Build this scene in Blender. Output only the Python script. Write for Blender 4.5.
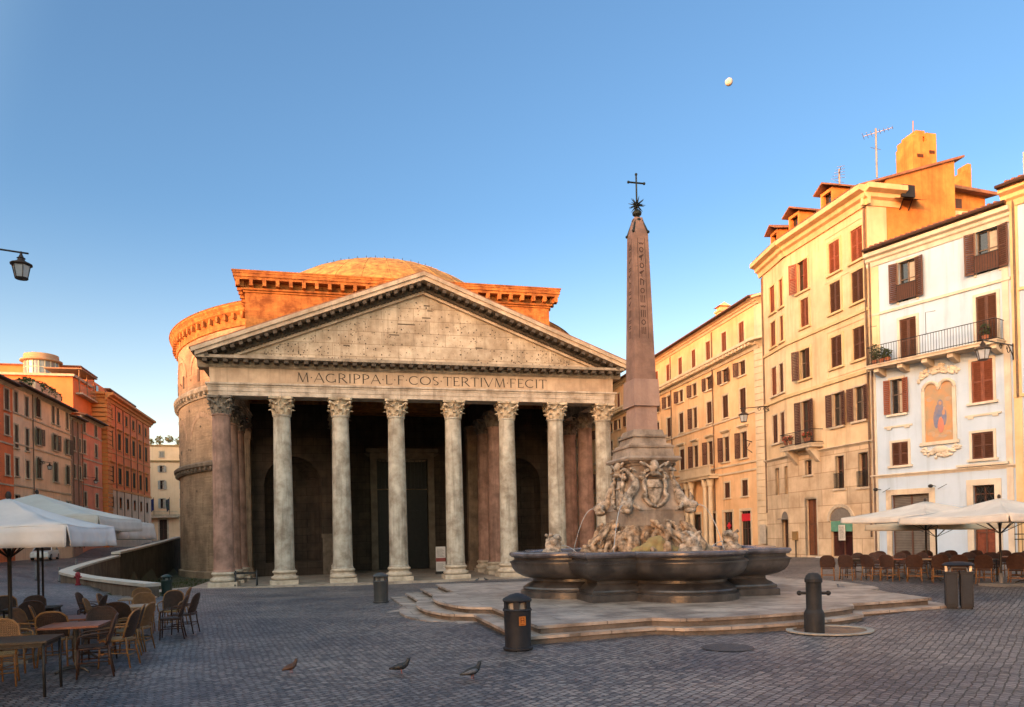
import bpy, bmesh, math, random
from math import sin, cos, pi, radians, sqrt, atan2, floor
from mathutils import Matrix, Vector, noise
random.seed(7)
scene = bpy.context.scene
for o in list(bpy.data.objects): bpy.data.objects.remove(o)
COL = scene.collection

# ------------------------------------------------------------------ camera
cam = bpy.data.cameras.new('camera'); camo = bpy.data.objects.new('camera', cam); COL.objects.link(camo)
cam.sensor_width = 36; cam.lens = 726.9/1024*36
cam.shift_x = (512-502.3)/1024; cam.shift_y = (530.7-353.5)/1024
cam.clip_start = .1; cam.clip_end = 9000
CAM = Vector((-7.73, -59.72, 2.746))
yaw, pitch, roll = radians(13.29), radians(.38), radians(-1.234)
r0 = Vector((cos(yaw), -sin(yaw), 0)); f0 = Vector((sin(yaw), cos(yaw), 0)); u0 = Vector((0, 0, 1))
FW = f0*cos(pitch)+u0*sin(pitch); U2 = u0*cos(pitch)-f0*sin(pitch)
RT = r0*cos(roll)+U2*sin(roll); UP = U2*cos(roll)-r0*sin(roll)
m = Matrix((RT, UP, -FW)).transposed().to_4x4(); m.translation = CAM
camo.matrix_world = m
scene.camera = camo

# ------------------------------------------------------------------ light
SKY_AWAY, SKY_LOW, SKY_SUN = (.44, .355, .30), (1.45, .70, .40), (2.7, 1.42, .72)
SUN_AZ = radians(55); SUN_EL = radians(7)          # direction the light travels, from +Y towards +X
world = bpy.data.worlds.new('World'); scene.world = world; world.use_nodes = True
nt = world.node_tree; bg = nt.nodes['Background']
sky = nt.nodes.new('ShaderNodeTexSky'); sky.sky_type = 'NISHITA'; sky.sun_disc = False
sky.sun_elevation = SUN_EL; sky.sun_rotation = SUN_AZ+pi
sky.air_density = 1.0; sky.dust_density = 1.6; sky.ozone_density = 4; sky.altitude = 50
# clear dawn: added gain brightens and warms the sunward sky as fill, dims the sky opposite
tcw = nt.nodes.new('ShaderNodeTexCoord'); dt = nt.nodes.new('ShaderNodeVectorMath'); dt.operation = 'DOT_PRODUCT'
dt.inputs[1].default_value = (-sin(SUN_AZ), -cos(SUN_AZ), .25); nt.links.new(tcw.outputs['Generated'], dt.inputs[0])
mr = nt.nodes.new('ShaderNodeMapRange'); mr.interpolation_type = 'SMOOTHSTEP'; mr.inputs[1].default_value = -.14; mr.inputs[2].default_value = .30; nt.links.new(dt.outputs['Value'], mr.inputs[0])
gm = nt.nodes.new('ShaderNodeMix'); gm.data_type = 'RGBA'; gm.inputs[6].default_value = (*SKY_AWAY, 1); gm.inputs[7].default_value = (*SKY_SUN, 1); nt.links.new(mr.outputs[0], gm.inputs[0])
# paler air low over the roofs
sz = nt.nodes.new('ShaderNodeSeparateXYZ'); nt.links.new(tcw.outputs['Generated'], sz.inputs[0])
mz = nt.nodes.new('ShaderNodeMapRange'); mz.interpolation_type = 'SMOOTHSTEP'; mz.inputs[1].default_value = -.05; mz.inputs[2].default_value = .42; mz.inputs[3].default_value = 1; mz.inputs[4].default_value = 0; nt.links.new(sz.outputs[2], mz.inputs[0])
hz_ = nt.nodes.new('ShaderNodeMix'); hz_.data_type = 'RGBA'; hz_.inputs[6].default_value = (*SKY_AWAY, 1); hz_.inputs[7].default_value = (*SKY_LOW, 1); nt.links.new(mz.outputs[0], hz_.inputs[0]); nt.links.new(hz_.outputs[2], gm.inputs[6])
ml = nt.nodes.new('ShaderNodeMix'); ml.data_type = 'RGBA'; ml.blend_type = 'MULTIPLY'; ml.inputs[0].default_value = 1; ml.clamp_result = False
nt.links.new(sky.outputs[0], ml.inputs[6]); nt.links.new(gm.outputs[2], ml.inputs[7]); nt.links.new(ml.outputs[2], bg.inputs[0]); bg.inputs[1].default_value = .15
sun = bpy.data.lights.new('sun', 'SUN'); suno = bpy.data.objects.new('sun', sun); COL.objects.link(suno)
sun.energy = 2.0; sun.angle = radians(.55); sun.color = (.24, .047, .003)
suno.rotation_euler = Vector((-sin(SUN_AZ)*cos(SUN_EL), -cos(SUN_AZ)*cos(SUN_EL), sin(SUN_EL))).to_track_quat('Z', 'Y').to_euler()
suno.location = (-60, -60, 60)
vs = scene.view_settings
vs.view_transform = 'Standard'; vs.look = 'None'; vs.gamma = 1; vs.use_curve_mapping = False
vs.exposure = 3.15
scene.render.resolution_x = 1024; scene.render.resolution_y = 707

# ------------------------------------------------------------------ materials
MATS = {}
def mat(name, c1, c2=None, scale=3.0, rough=.85, bump=.15, bscale=None, streak=0, joints=None, metal=0, spec=.3, obj=False, jcol=None, mix=.5, pits=0, trans=0, flat=False):
    """noise-mottled surface; streak = vertical weather streaks, joints=(w,h,mortar) masonry joints, pits = worn holes"""
    if name in MATS: return MATS[name]
    M = bpy.data.materials.new(name); MATS[name] = M; M.use_nodes = True
    t = M.node_tree; N = t.nodes; L = t.links; b = N['Principled BSDF']
    b.inputs['Roughness'].default_value = rough; b.inputs['Metallic'].default_value = metal
    b.inputs['Specular IOR Level'].default_value = spec
    if trans: b.inputs['Transmission Weight'].default_value = trans
    c2 = c2 or tuple(x*.75 for x in c1)
    if obj:
        tc = N.new('ShaderNodeTexCoord'); pos = tc.outputs['Object']
    else:
        g = N.new('ShaderNodeNewGeometry'); pos = g.outputs['Position']
    n1 = N.new('ShaderNodeTexNoise'); n1.inputs['Scale'].default_value = scale; n1.inputs['Detail'].default_value = 7; n1.inputs['Roughness'].default_value = .62
    L.new(pos, n1.inputs['Vector'])
    r1 = N.new('ShaderNodeMapRange'); r1.inputs[1].default_value = .5-.3*mix; r1.inputs[2].default_value = .5+.3*mix
    L.new(n1.outputs['Fac'], r1.inputs[0])
    mx = N.new('ShaderNodeMix'); mx.data_type = 'RGBA'; mx.inputs[6].default_value = (*c1, 1); mx.inputs[7].default_value = (*c2, 1)
    L.new(r1.outputs[0], mx.inputs[0]); col = mx.outputs[2]
    hgt = None
    if streak:
        mp = N.new('ShaderNodeMapping'); mp.inputs['Scale'].default_value = (1.3, 1.3, .09); L.new(pos, mp.inputs['Vector'])
        n2 = N.new('ShaderNodeTexNoise'); n2.inputs['Scale'].default_value = 1.7; n2.inputs['Detail'].default_value = 6; n2.inputs['Roughness'].default_value = .65
        L.new(mp.outputs[0], n2.inputs['Vector'])
        r2 = N.new('ShaderNodeMapRange'); r2.inputs[1].default_value = .5; r2.inputs[2].default_value = .75; r2.inputs[4].default_value = streak
        L.new(n2.outputs['Fac'], r2.inputs[0])
        m2 = N.new('ShaderNodeMix'); m2.data_type = 'RGBA'; m2.inputs[7].default_value = (c2[0]*.42, c2[1]*.4, c2[2]*.4, 1)
        L.new(r2.outputs[0], m2.inputs[0]); L.new(col, m2.inputs[6]); col = m2.outputs[2]
    if joints:
        # run masonry courses along whichever horizontal direction the wall has
        sx = N.new('ShaderNodeSeparateXYZ'); L.new(pos, sx.inputs[0])
        ad = N.new('ShaderNodeMath'); ad.operation = 'ADD'; L.new(sx.outputs[0], ad.inputs[0]); L.new(sx.outputs[1], ad.inputs[1])
        cx = N.new('ShaderNodeCombineXYZ'); L.new(sx.outputs[0] if flat else ad.outputs[0], cx.inputs[0]); L.new(sx.outputs[1] if flat else sx.outputs[2], cx.inputs[1])
        bt = N.new('ShaderNodeTexBrick'); bt.inputs['Scale'].default_value = 1
        bt.inputs['Brick Width'].default_value = joints[0]; bt.inputs['Row Height'].default_value = joints[1]; bt.inputs['Mortar Size'].default_value = joints[2]
        bt.inputs['Mortar Smooth'].default_value = .3
        bt.inputs['Color1'].default_value = (1, 1, 1, 1); bt.inputs['Color2'].default_value = (.78, .78, .78, 1); bt.inputs['Mortar'].default_value = (*(jcol or (.5, .5, .5)), 1)
        L.new(cx.outputs[0], bt.inputs['Vector'])
        m3 = N.new('ShaderNodeMix'); m3.data_type = 'RGBA'; m3.blend_type = 'MULTIPLY'; m3.inputs[0].default_value = 1
        L.new(col, m3.inputs[6]); L.new(bt.outputs['Color'], m3.inputs[7]); col = m3.outputs[2]
        hgt = bt.outputs['Fac']
    pit = None
    if pits:
        vo = N.new('ShaderNodeTexVoronoi'); vo.inputs['Scale'].default_value = 2.3; vo.inputs['Randomness'].default_value = 1
        L.new(pos, vo.inputs['Vector'])
        rp = N.new('ShaderNodeMapRange'); rp.inputs[1].default_value = .06; rp.inputs[2].default_value = .16; rp.inputs[3].default_value = 1; rp.inputs[4].default_value = 0
        L.new(vo.outputs['Distance'], rp.inputs[0]); pit = rp.outputs[0]
        m4 = N.new('ShaderNodeMix'); m4.data_type = 'RGBA'; m4.inputs[7].default_value = (c2[0]*.3, c2[1]*.25, c2[2]*.22, 1)
        ml = N.new('ShaderNodeMath'); ml.operation = 'MULTIPLY'; ml.inputs[1].default_value = pits; L.new(pit, ml.inputs[0])
        L.new(ml.outputs[0], m4.inputs[0]); L.new(col, m4.inputs[6]); col = m4.outputs[2]
    L.new(col, b.inputs['Base Color'])
    if bump:
        n3 = N.new('ShaderNodeTexNoise'); n3.inputs['Scale'].default_value = bscale or scale*5; n3.inputs['Detail'].default_value = 5
        L.new(pos, n3.inputs['Vector'])
        bp = N.new('ShaderNodeBump'); bp.inputs['Strength'].default_value = bump; bp.inputs['Distance'].default_value = .05
        h = n3.outputs['Fac']
        for e in (hgt, pit):
            if e is not None:
                s = N.new('ShaderNodeMath'); s.operation = 'SUBTRACT'; L.new(h, s.inputs[0]); L.new(e, s.inputs[1]); h = s.outputs[0]
        L.new(h, bp.inputs['Height']); L.new(bp.outputs[0], b.inputs['Normal'])
    return M

def cobble_mat():
    M = bpy.data.materials.new('cobbles'); M.use_nodes = True
    t = M.node_tree; N = t.nodes; L = t.links; b = N['Principled BSDF']
    g = N.new('ShaderNodeNewGeometry')
    mp = N.new('ShaderNodeMapping'); mp.inputs['Rotation'].default_value = (0, 0, radians(-38)); L.new(g.outputs['Position'], mp.inputs['Vector'])
    nw = N.new('ShaderNodeTexNoise'); nw.inputs['Scale'].default_value = .3; nw.inputs['Detail'].default_value = 3; L.new(mp.outputs[0], nw.inputs['Vector'])
    sc = N.new('ShaderNodeVectorMath'); sc.operation = 'SCALE'; sc.inputs['Scale'].default_value = .22; L.new(nw.outputs['Color'], sc.inputs[0])
    ad = N.new('ShaderNodeVectorMath'); ad.operation = 'ADD'; L.new(mp.outputs[0], ad.inputs[0]); L.new(sc.outputs[0], ad.inputs[1])
    nw2 = N.new('ShaderNodeTexNoise'); nw2.inputs['Scale'].default_value = 5; L.new(mp.outputs[0], nw2.inputs['Vector'])
    sc2 = N.new('ShaderNodeVectorMath'); sc2.operation = 'SCALE'; sc2.inputs['Scale'].default_value = .085; L.new(nw2.outputs['Color'], sc2.inputs[0])
    ad2 = N.new('ShaderNodeVectorMath'); ad2.operation = 'ADD'; L.new(ad.outputs[0], ad2.inputs[0]); L.new(sc2.outputs[0], ad2.inputs[1])
    bt = N.new('ShaderNodeTexBrick'); bt.inputs['Scale'].default_value = 1; bt.inputs['Brick Width'].default_value = .125; bt.inputs['Row Height'].default_value = .115
    bt.inputs['Mortar Size'].default_value = .01; bt.inputs['Mortar Smooth'].default_value = .35; bt.inputs['Bias'].default_value = -.1
    bt.inputs['Color1'].default_value = (.205, .197, .2, 1); bt.inputs['Color2'].default_value = (.045, .049, .06, 1); bt.inputs['Mortar'].default_value = (.012, .011, .011, 1)
    L.new(ad2.outputs[0], bt.inputs['Vector'])
    n1 = N.new('ShaderNodeTexNoise'); n1.inputs['Scale'].default_value = .28; n1.inputs['Detail'].default_value = 6; n1.inputs['Roughness'].default_value = .65; L.new(g.outputs['Position'], n1.inputs['Vector'])
    r1 = N.new('ShaderNodeValToRGB'); r1.color_ramp.elements[0].position = .36; r1.color_ramp.elements[1].position = .62
    r1.color_ramp.elements[0].color = (.5, .51, .57, 1); r1.color_ramp.elements[1].color = (1.45, 1.3, 1.17, 1)
    L.new(n1.outputs['Fac'], r1.inputs[0])
    mu = N.new('ShaderNodeMix'); mu.data_type = 'RGBA'; mu.blend_type = 'MULTIPLY'; mu.inputs[0].default_value = 1
    L.new(bt.outputs['Color'], mu.inputs[6]); L.new(r1.outputs[0], mu.inputs[7]); L.new(mu.outputs[2], b.inputs['Base Color'])
    n2 = N.new('ShaderNodeTexNoise'); n2.inputs['Scale'].default_value = 16; n2.inputs['Detail'].default_value = 4; L.new(g.outputs['Position'], n2.inputs['Vector'])
    rr = N.new('ShaderNodeMapRange'); rr.inputs[3].default_value = .26; rr.inputs[4].default_value = .7; L.new(n2.outputs['Fac'], rr.inputs[0]); L.new(rr.outputs[0], b.inputs['Roughness'])
    sb = N.new('ShaderNodeMath'); sb.operation = 'MULTIPLY_ADD'; sb.inputs[1].default_value = .5; L.new(n2.outputs['Fac'], sb.inputs[0])
    iv = N.new('ShaderNodeMath'); iv.operation = 'MULTIPLY'; iv.inputs[1].default_value = -1; L.new(bt.outputs['Fac'], iv.inputs[0]); L.new(iv.outputs[0], sb.inputs[2])
    bp = N.new('ShaderNodeBump'); bp.inputs['Strength'].default_value = 1; bp.inputs['Distance'].default_value = .035
    L.new(sb.outputs[0], bp.inputs['Height']); L.new(bp.outputs[0], b.inputs['Normal'])
    b.inputs['Specular IOR Level'].default_value = .45
    return M

# ------------------------------------------------------------------ mesh helpers
WM = {}                                             # world matrix of every parent built here
def tagged(o, label=None, cat=None, group=None, kind=None):
    if label: o['label'] = label
    if cat: o['category'] = cat
    if group: o['group'] = group
    if kind: o['kind'] = kind
    return o
def thing(name, label, cat, loc=(0, 0, 0), rz=0, group=None):
    o = bpy.data.objects.new(name, None); COL.objects.link(o)
    M = Matrix.Translation(loc) @ Matrix.Rotation(rz, 4, 'Z'); o.matrix_world = M; WM[o] = M
    o.empty_display_size = .2
    return tagged(o, label, cat, group)
class MB:
    def __init__(s, M=None): s.v = []; s.f = []; s.M = M
    def add(s, vs, fs):
        k = len(s.v)
        s.v += [s.M @ Vector(p) if s.M else Vector(p) for p in vs]
        s.f += [[i+k for i in f] for f in fs]; return s
    def box(s, x0, x1, y0, y1, z0, z1):
        return s.add([(x0, y0, z0), (x1, y0, z0), (x1, y1, z0), (x0, y1, z0), (x0, y0, z1), (x1, y0, z1), (x1, y1, z1), (x0, y1, z1)],
                     [(3, 2, 1, 0), (4, 5, 6, 7), (0, 1, 5, 4), (1, 2, 6, 5), (2, 3, 7, 6), (3, 0, 4, 7)])
    def obox(s, c, size, R):                         # oriented box
        hx, hy, hz = [q/2 for q in size]
        vs = [Vector(c)+R @ Vector((a*hx, b*hy, d*hz)) for d in (-1, 1) for a, b in ((-1, -1), (1, -1), (1, 1), (-1, 1))]
        return s.add(vs, [(3, 2, 1, 0), (4, 5, 6, 7), (0, 1, 5, 4), (1, 2, 6, 5), (2, 3, 7, 6), (3, 0, 4, 7)])
    def bar(s, a, b, w, h):                          # rectangular bar from a to b
        a = Vector(a); b = Vector(b); d = (b-a); R = d.to_track_quat('X', 'Z').to_matrix()
        return s.obox((a+b)/2, (d.length, w, h), R)
    def quad(s, *p): return s.add(p, [tuple(range(len(p)))])
    def prism(s, poly, z0, z1):                      # vertical prism of an xy polygon
        n = len(poly); vs = [(x, y, z0) for x, y in poly]+[(x, y, z1) for x, y in poly]
        return s.add(vs, [tuple(range(n))[::-1], tuple(range(n, 2*n))]+[(i, (i+1) % n, n+(i+1) % n, n+i) for i in range(n)])
    def extr(s, prof, x0, x1):                       # profile (y,z) along x
        n = len(prof); vs = [(x0, y, z) for y, z in prof]+[(x1, y, z) for y, z in prof]
        return s.add(vs, [tuple(range(n)), tuple(range(n, 2*n))[::-1]]+[(i, n+i, n+(i+1) % n, (i+1) % n) for i in range(n)])
    def lathe(s, prof, c=(0, 0, 0), seg=24, a0=0, a1=2*pi, rf=None, cap=True):
        full = abs(a1-a0-2*pi) < 1e-6; n = seg if full else seg+1; vs = []
        for r, z in prof:
            for i in range(n):
                a = a0+(a1-a0)*i/seg; q = rf(a, r, z) if rf else r
                vs.append((c[0]+q*cos(a), c[1]+q*sin(a), c[2]+z))
        fs = []
        for j in range(len(prof)-1):
            for i in range(n if full else n-1):
                k = (i+1) % n; fs.append((j*n+i, j*n+k, (j+1)*n+k, (j+1)*n+i))
        if cap and full:
            fs.append(tuple(range(n))[::-1]); fs.append(tuple(range((len(prof)-1)*n, len(prof)*n)))
        return s.add(vs, fs)
    def tube(s, path, rad, seg=8, cap=True):
        P = [Vector(p) for p in path]; n = len(P)
        if not hasattr(rad, '__len__'): rad = [rad]*n
        vs = []; up = None
        for i in range(n):
            d = (P[min(i+1, n-1)]-P[max(i-1, 0)]).normalized()
            if up is None: up = Vector((0, 0, 1)) if abs(d.z) < .9 else Vector((1, 0, 0))
            a = d.cross(up); a = a.normalized() if a.length > 1e-5 else Vector((1, 0, 0)); up = a.cross(d).normalized()
            for k in range(seg):
                t = 2*pi*k/seg; vs.append(P[i]+(a*cos(t)+up*sin(t))*rad[i])
        fs = [(i*seg+k, i*seg+(k+1) % seg, (i+1)*seg+(k+1) % seg, (i+1)*seg+k) for i in range(n-1) for k in range(seg)]
        if cap: fs += [tuple(range(seg))[::-1], tuple(range((n-1)*seg, n*seg))]
        return s.add(vs, fs)
    def ball(s, c, r, seg=12, rings=8, R=None):
        r = (r, r, r) if not hasattr(r, '__len__') else r; vs = []; c = Vector(c)
        for j in range(rings+1):
            t = pi*j/rings
            for i in range(seg):
                a = 2*pi*i/seg; p = Vector((r[0]*sin(t)*cos(a), r[1]*sin(t)*sin(a), -r[2]*cos(t))); vs.append(c+(R @ p if R else p))
        return s.add(vs, [(j*seg+i, j*seg+(i+1) % seg, (j+1)*seg+(i+1) % seg, (j+1)*seg+i) for j in range(rings) for i in range(seg)])
    def mesh(s, name, M=None):
        me = bpy.data.meshes.new(name); me.from_pydata([tuple(M @ p) if M else tuple(p) for p in s.v], [], s.f)
        bm = bmesh.new(); bm.from_mesh(me); bmesh.ops.remove_doubles(bm, verts=bm.verts, dist=1e-5); bmesh.ops.recalc_face_normals(bm, faces=bm.faces); bm.to_mesh(me); bm.free()
        return me
    def build(s, name, material, parent=None, smooth=False, local=False, auto=None):
        """world coordinates unless local; one mesh object, child of parent if given"""
        M = None
        if parent is not None and not local: M = WM[parent].inverted()
        me = s.mesh(name, M); me.materials.append(material)
        if smooth:
            me.shade_smooth()
            if auto: me.set_sharp_from_angle(angle=radians(auto))
        return put(name, me, parent)
def build2(name, parts, parent):
    """one mesh object from several (builder, material) pairs"""
    all_ = MB(); idx = []
    for k, (b, m) in enumerate(parts): all_.add([tuple(p) for p in b.v], b.f); idx += [k]*len(b.f)
    M = WM[parent].inverted(); me = bpy.data.meshes.new(name); me.from_pydata([tuple(M @ p) for p in all_.v], [], all_.f)
    me.polygons.foreach_set('material_index', idx)
    bm = bmesh.new(); bm.from_mesh(me); bmesh.ops.recalc_face_normals(bm, faces=bm.faces); bm.to_mesh(me); bm.free()
    for _, m in parts: me.materials.append(m)
    return put(name, me, parent)
def put(name, me, parent=None, M=None):              # object from mesh; M = matrix in the parent's frame
    o = bpy.data.objects.new(name, me); COL.objects.link(o)
    if parent is not None: o.parent = parent
    if M is not None: o.matrix_local = M
    WM[o] = (WM[parent] if parent is not None else Matrix()) @ (M if M is not None else Matrix())
    return o
def copy_tree(o, parent=None):
    c = o.copy(); COL.objects.link(c)
    if parent is not None: c.parent = parent
    for ch in o.children: copy_tree(ch, c)
    return c
def clone(root, loc, rz=0, label=None, sc=1):
    c = copy_tree(root); c.matrix_world = Matrix.Translation(loc) @ Matrix.Rotation(rz, 4, 'Z') @ Matrix.Scale(sc, 4)
    if label: c['label'] = label
    return c
def leaves(mb, c, r, n, size=.12, rnd=random):        # loose little leaf faces through an ellipsoid
    for _ in range(n):
        while True:
            p = Vector((rnd.uniform(-1, 1), rnd.uniform(-1, 1), rnd.uniform(-1, 1)))
            if p.length < 1: break
        p = Vector((c[0]+p.x*r[0], c[1]+p.y*r[1], c[2]+p.z*r[2]))
        a = Vector((rnd.gauss(0, 1), rnd.gauss(0, 1), rnd.gauss(0, 1))).normalized(); b = a.orthogonal().normalized()*size*.5; a *= size
        mb.add([p-a, p+b, p+a, p-b], [(0, 1, 2, 3)])

# ------------------------------------------------------------------ ground
GP = [(-4.3, -46, .68), (2.3, -46.5, .68), (-11, -47.7, .72), (-11.2, -42.5, .6), (12.3, -38.8, .85), (6.8, -45.4, .78), (-6, -33.4, .44), (23, -19.7, .9), (24.2, -29.2, 1.12),
      (27, -6.4, 1.15), (27, 10, 1.25), (29, 32, 1.8), (29, 70, 2), (-36, 24, 1.3), (-15.2, -25.4, .39), (-24, -20, .75), (-19, -2.5, -1.22), (-10, -2.5, -1.07), (-.9, -2.5, -.9), (7.4, -2.5, -.82), (16, -2.5, -.7),
      (-16, 6, -1.35), (-16, 14, -1.4), (15, 8, -.7), (0, 8, -1), (0, 30, -1.2), (0, 50, -1.2), (0, 75, -1), (-24, 47, -1.4), (24, 47, .2), (30, -38, 1.2), (20, -50, 1), (0, -62, .75), (-25, -50, .9), (0, -90, .9),
      (-32, -8, .95), (-36, 5, 1.1), (-36, 50, 2.3), (-35, 80, 2.9), (-35, 105, 3.3), (-20, 112, 3.3), (60, 0, 1.5), (-90, 0, 1.5), (0, 160, 2.5), (0, -140, 1), (0, -22, .0), (10, -22, .25), (-10, -22, .05), (18, -20, .7), (1, -40, .68), (5, -33, .6)]
def gz(x, y):
    n = d = 0
    for a, b, z in GP:
        w = 1/(((x-a)**2+(y-b)**2)+7)**2; n += w*z; d += w
    return n/d
DITCH = [(-15.2, -25.4), (-17.5, -22), (-20, -17.7), (-22.9, -13), (-23.8, -8.6), (-25.2, 0), (-26.6, 12.6), (-28, 25), (-29.5, 55), (-30, 92), (-10, 92), (-10, 6), (-18.6, 1), (-17.2, -8)]
def inpoly(x, y, P):
    c = False; j = len(P)-1
    for i in range(len(P)):
        if (P[i][1] > y) != (P[j][1] > y) and x < (P[j][0]-P[i][0])*(y-P[i][1])/(P[j][1]-P[i][1])+P[i][0]: c = not c
        j = i
    return c
def ditch(x, y): return -1.55 if y > 2 else -1.55+1.75*min(1, (2-y)/27)
def ground():
    xs = [-2500, -900, -300, -150]+[-100+4*i for i in range(13)]+[-50+.8*i for i in range(128)]+[53+5*i for i in range(8)]+[150, 300, 900, 2500]
    ys = [-2500, -900, -300, -150]+[-110+5*i for i in range(7)]+[-75+.8*i for i in range(232)]+[113+6*i for i in range(6)]+[200, 400, 900, 2500]
    me = bpy.data.meshes.new('piazza_ground'); nx = len(xs); vs = []; fs = []; mi = []
    for y in ys:
        for x in xs:
            z = gz(x, y)+.012*noise.noise(Vector((x*.5, y*.5, 0)))
            if inpoly(x, y, DITCH): z = min(z, ditch(x, y)+.06*noise.noise(Vector((x, y, 3))))
            if abs(x) < 15.5 and y > .5 and y < 20 or (x*x+(y-47.7)**2 < 700): z = -1.75
            vs.append((x, y, z))
    for j in range(len(ys)-1):
        for i in range(nx-1):
            fs.append((j*nx+i, j*nx+i+1, (j+1)*nx+i+1, (j+1)*nx+i))
            mi.append(1 if inpoly((xs[i]+xs[i+1])/2, (ys[j]+ys[j+1])/2, DITCH) else 0)
    me.from_pydata(vs, [], fs); me.shade_smooth()
    me.materials.append(cobble_mat()); me.materials.append(mat('earth', (.07, .06, .04), (.05, .06, .025), 1.2, .95, .5))
    me.polygons.foreach_set('material_index', mi)
    o = put('ground', me); o['kind'] = 'structure'
ground()

# ------------------------------------------------------------------ the temple
T_MARBLE = mat('weathered_marble', (.56, .45, .34), (.33, .25, .18), .9, .8, .35, 9, .55)
T_TYMP = mat('tympanum_stone', (.64, .54, .42), (.36, .28, .2), .8, .85, .5, 9, .55, joints=(2.6, 1.02, .022), jcol=(.55, .5, .45), pits=.75)
T_FRIEZE = mat('frieze_marble', (.58, .43, .30), (.38, .27, .185), .6, .75, .25, 9, .5)
T_ARCH = mat('architrave_marble', (.62, .52, .42), (.30, .235, .175), .9, .75, .35, 9, .65)
T_CAP = mat('capital_marble', (.62, .51, .37), (.25, .19, .13), 2.2, .8, .4, 12)
T_DARKCAP = mat('dark_capital', (.24, .20, .16), (.10, .085, .07), 2.2, .85, .4, 12)  # darker capital marble for the near corner and inner columns
T_GREY = mat('grey_granite', (.53, .49, .41), (.25, .21, .16), 1.1, .7, .3, 18, .8)
T_RED = mat('red_granite', (.42, .25, .19), (.20, .12, .09), 1.0, .7, .3, 18, .75)
T_BASE = mat('column_base_marble', (.58, .49, .38), (.38, .31, .23), 2, .8, .3, 12)
T_BRICK = mat('roman_brick', (.56, .245, .07), (.24, .085, .025), 1.1, .9, .6, 14, .5, joints=(.6, .14, .02), jcol=(.72, .68, .62))
T_ROT = mat('rotunda_brick', (.48, .335, .215), (.21, .145, .095), .28, .9, .55, 7, .35, joints=(.6, .16, .02), jcol=(.75, .72, .68))
T_CORN = mat('cornice_marble', (.40, .33, .255), (.20, .16, .12), 1.2, .85, .4, 9, .5)
T_SOOT_SHADE = mat('sooty_shaded_cornice', (.10, .08, .062), (.05, .042, .035), 1.6, .9, .4, 9)  # modillion zone: soot plus the soffit's shadow put into the colour
T_DOME = mat('dome_lead', (.46, .27, .075), (.19, .10, .03), 1.1, .7, .4, 5, .7)
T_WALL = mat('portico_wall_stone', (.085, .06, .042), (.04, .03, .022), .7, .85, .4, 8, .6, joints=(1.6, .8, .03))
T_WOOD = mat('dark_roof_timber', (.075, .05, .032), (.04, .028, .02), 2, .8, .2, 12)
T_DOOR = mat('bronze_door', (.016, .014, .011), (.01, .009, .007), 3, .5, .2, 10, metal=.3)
T_FLOOR = mat('portico_paving', (.44, .37, .30), (.25, .20, .155), .8, .5, .15, 10, joints=(1.5, .9, .02), flat=True, spec=.5)
T_TILE = mat('old_roof_tiles', (.33, .17, .10), (.18, .10, .065), 1.5, .9, .6, 9)

TEMPLE = thing('ancient_temple', 'great domed Roman temple with eight-column portico and inscribed pediment behind the fountain', 'temple', (0, 0, -.7))
GX = [-15.8, -11.3, -6.8, -2.35, 2.35, 6.95, 11.25, 15.6]
def shaft_mesh():
    p = []
    for i in range(15):
        t = i/14; p.append((.755-.105*t**1.7, .41+12.03*t))
    p = [(.83, .40), (.83, .47), (.775, .53)]+p[1:]+[(.70, 12.46), (.72, 12.52), (.70, 12.58)]
    return MB().lathe(p, seg=28).mesh('shaft')
def base_mesh():
    mb = MB(); mb.box(-1.06, 1.06, -1.06, 1.06, -.72, -.36)
    pr = [(1.04, -.36)]
    for i in range(9): a = -pi/2+pi*i/8; pr.append((.93+.12*cos(a), -.21+.15*sin(a)))
    pr += [(.90, -.04), (.84, .0), (.82, .06), (.83, .12), (.89, .16)]
    for i in range(7): a = -pi/2+pi*i/6; pr.append((.86+.085*cos(a), .27+.1*sin(a)))
    pr += [(.84, .40)]
    return mb.lathe(pr, seg=28).mesh('base')
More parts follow.
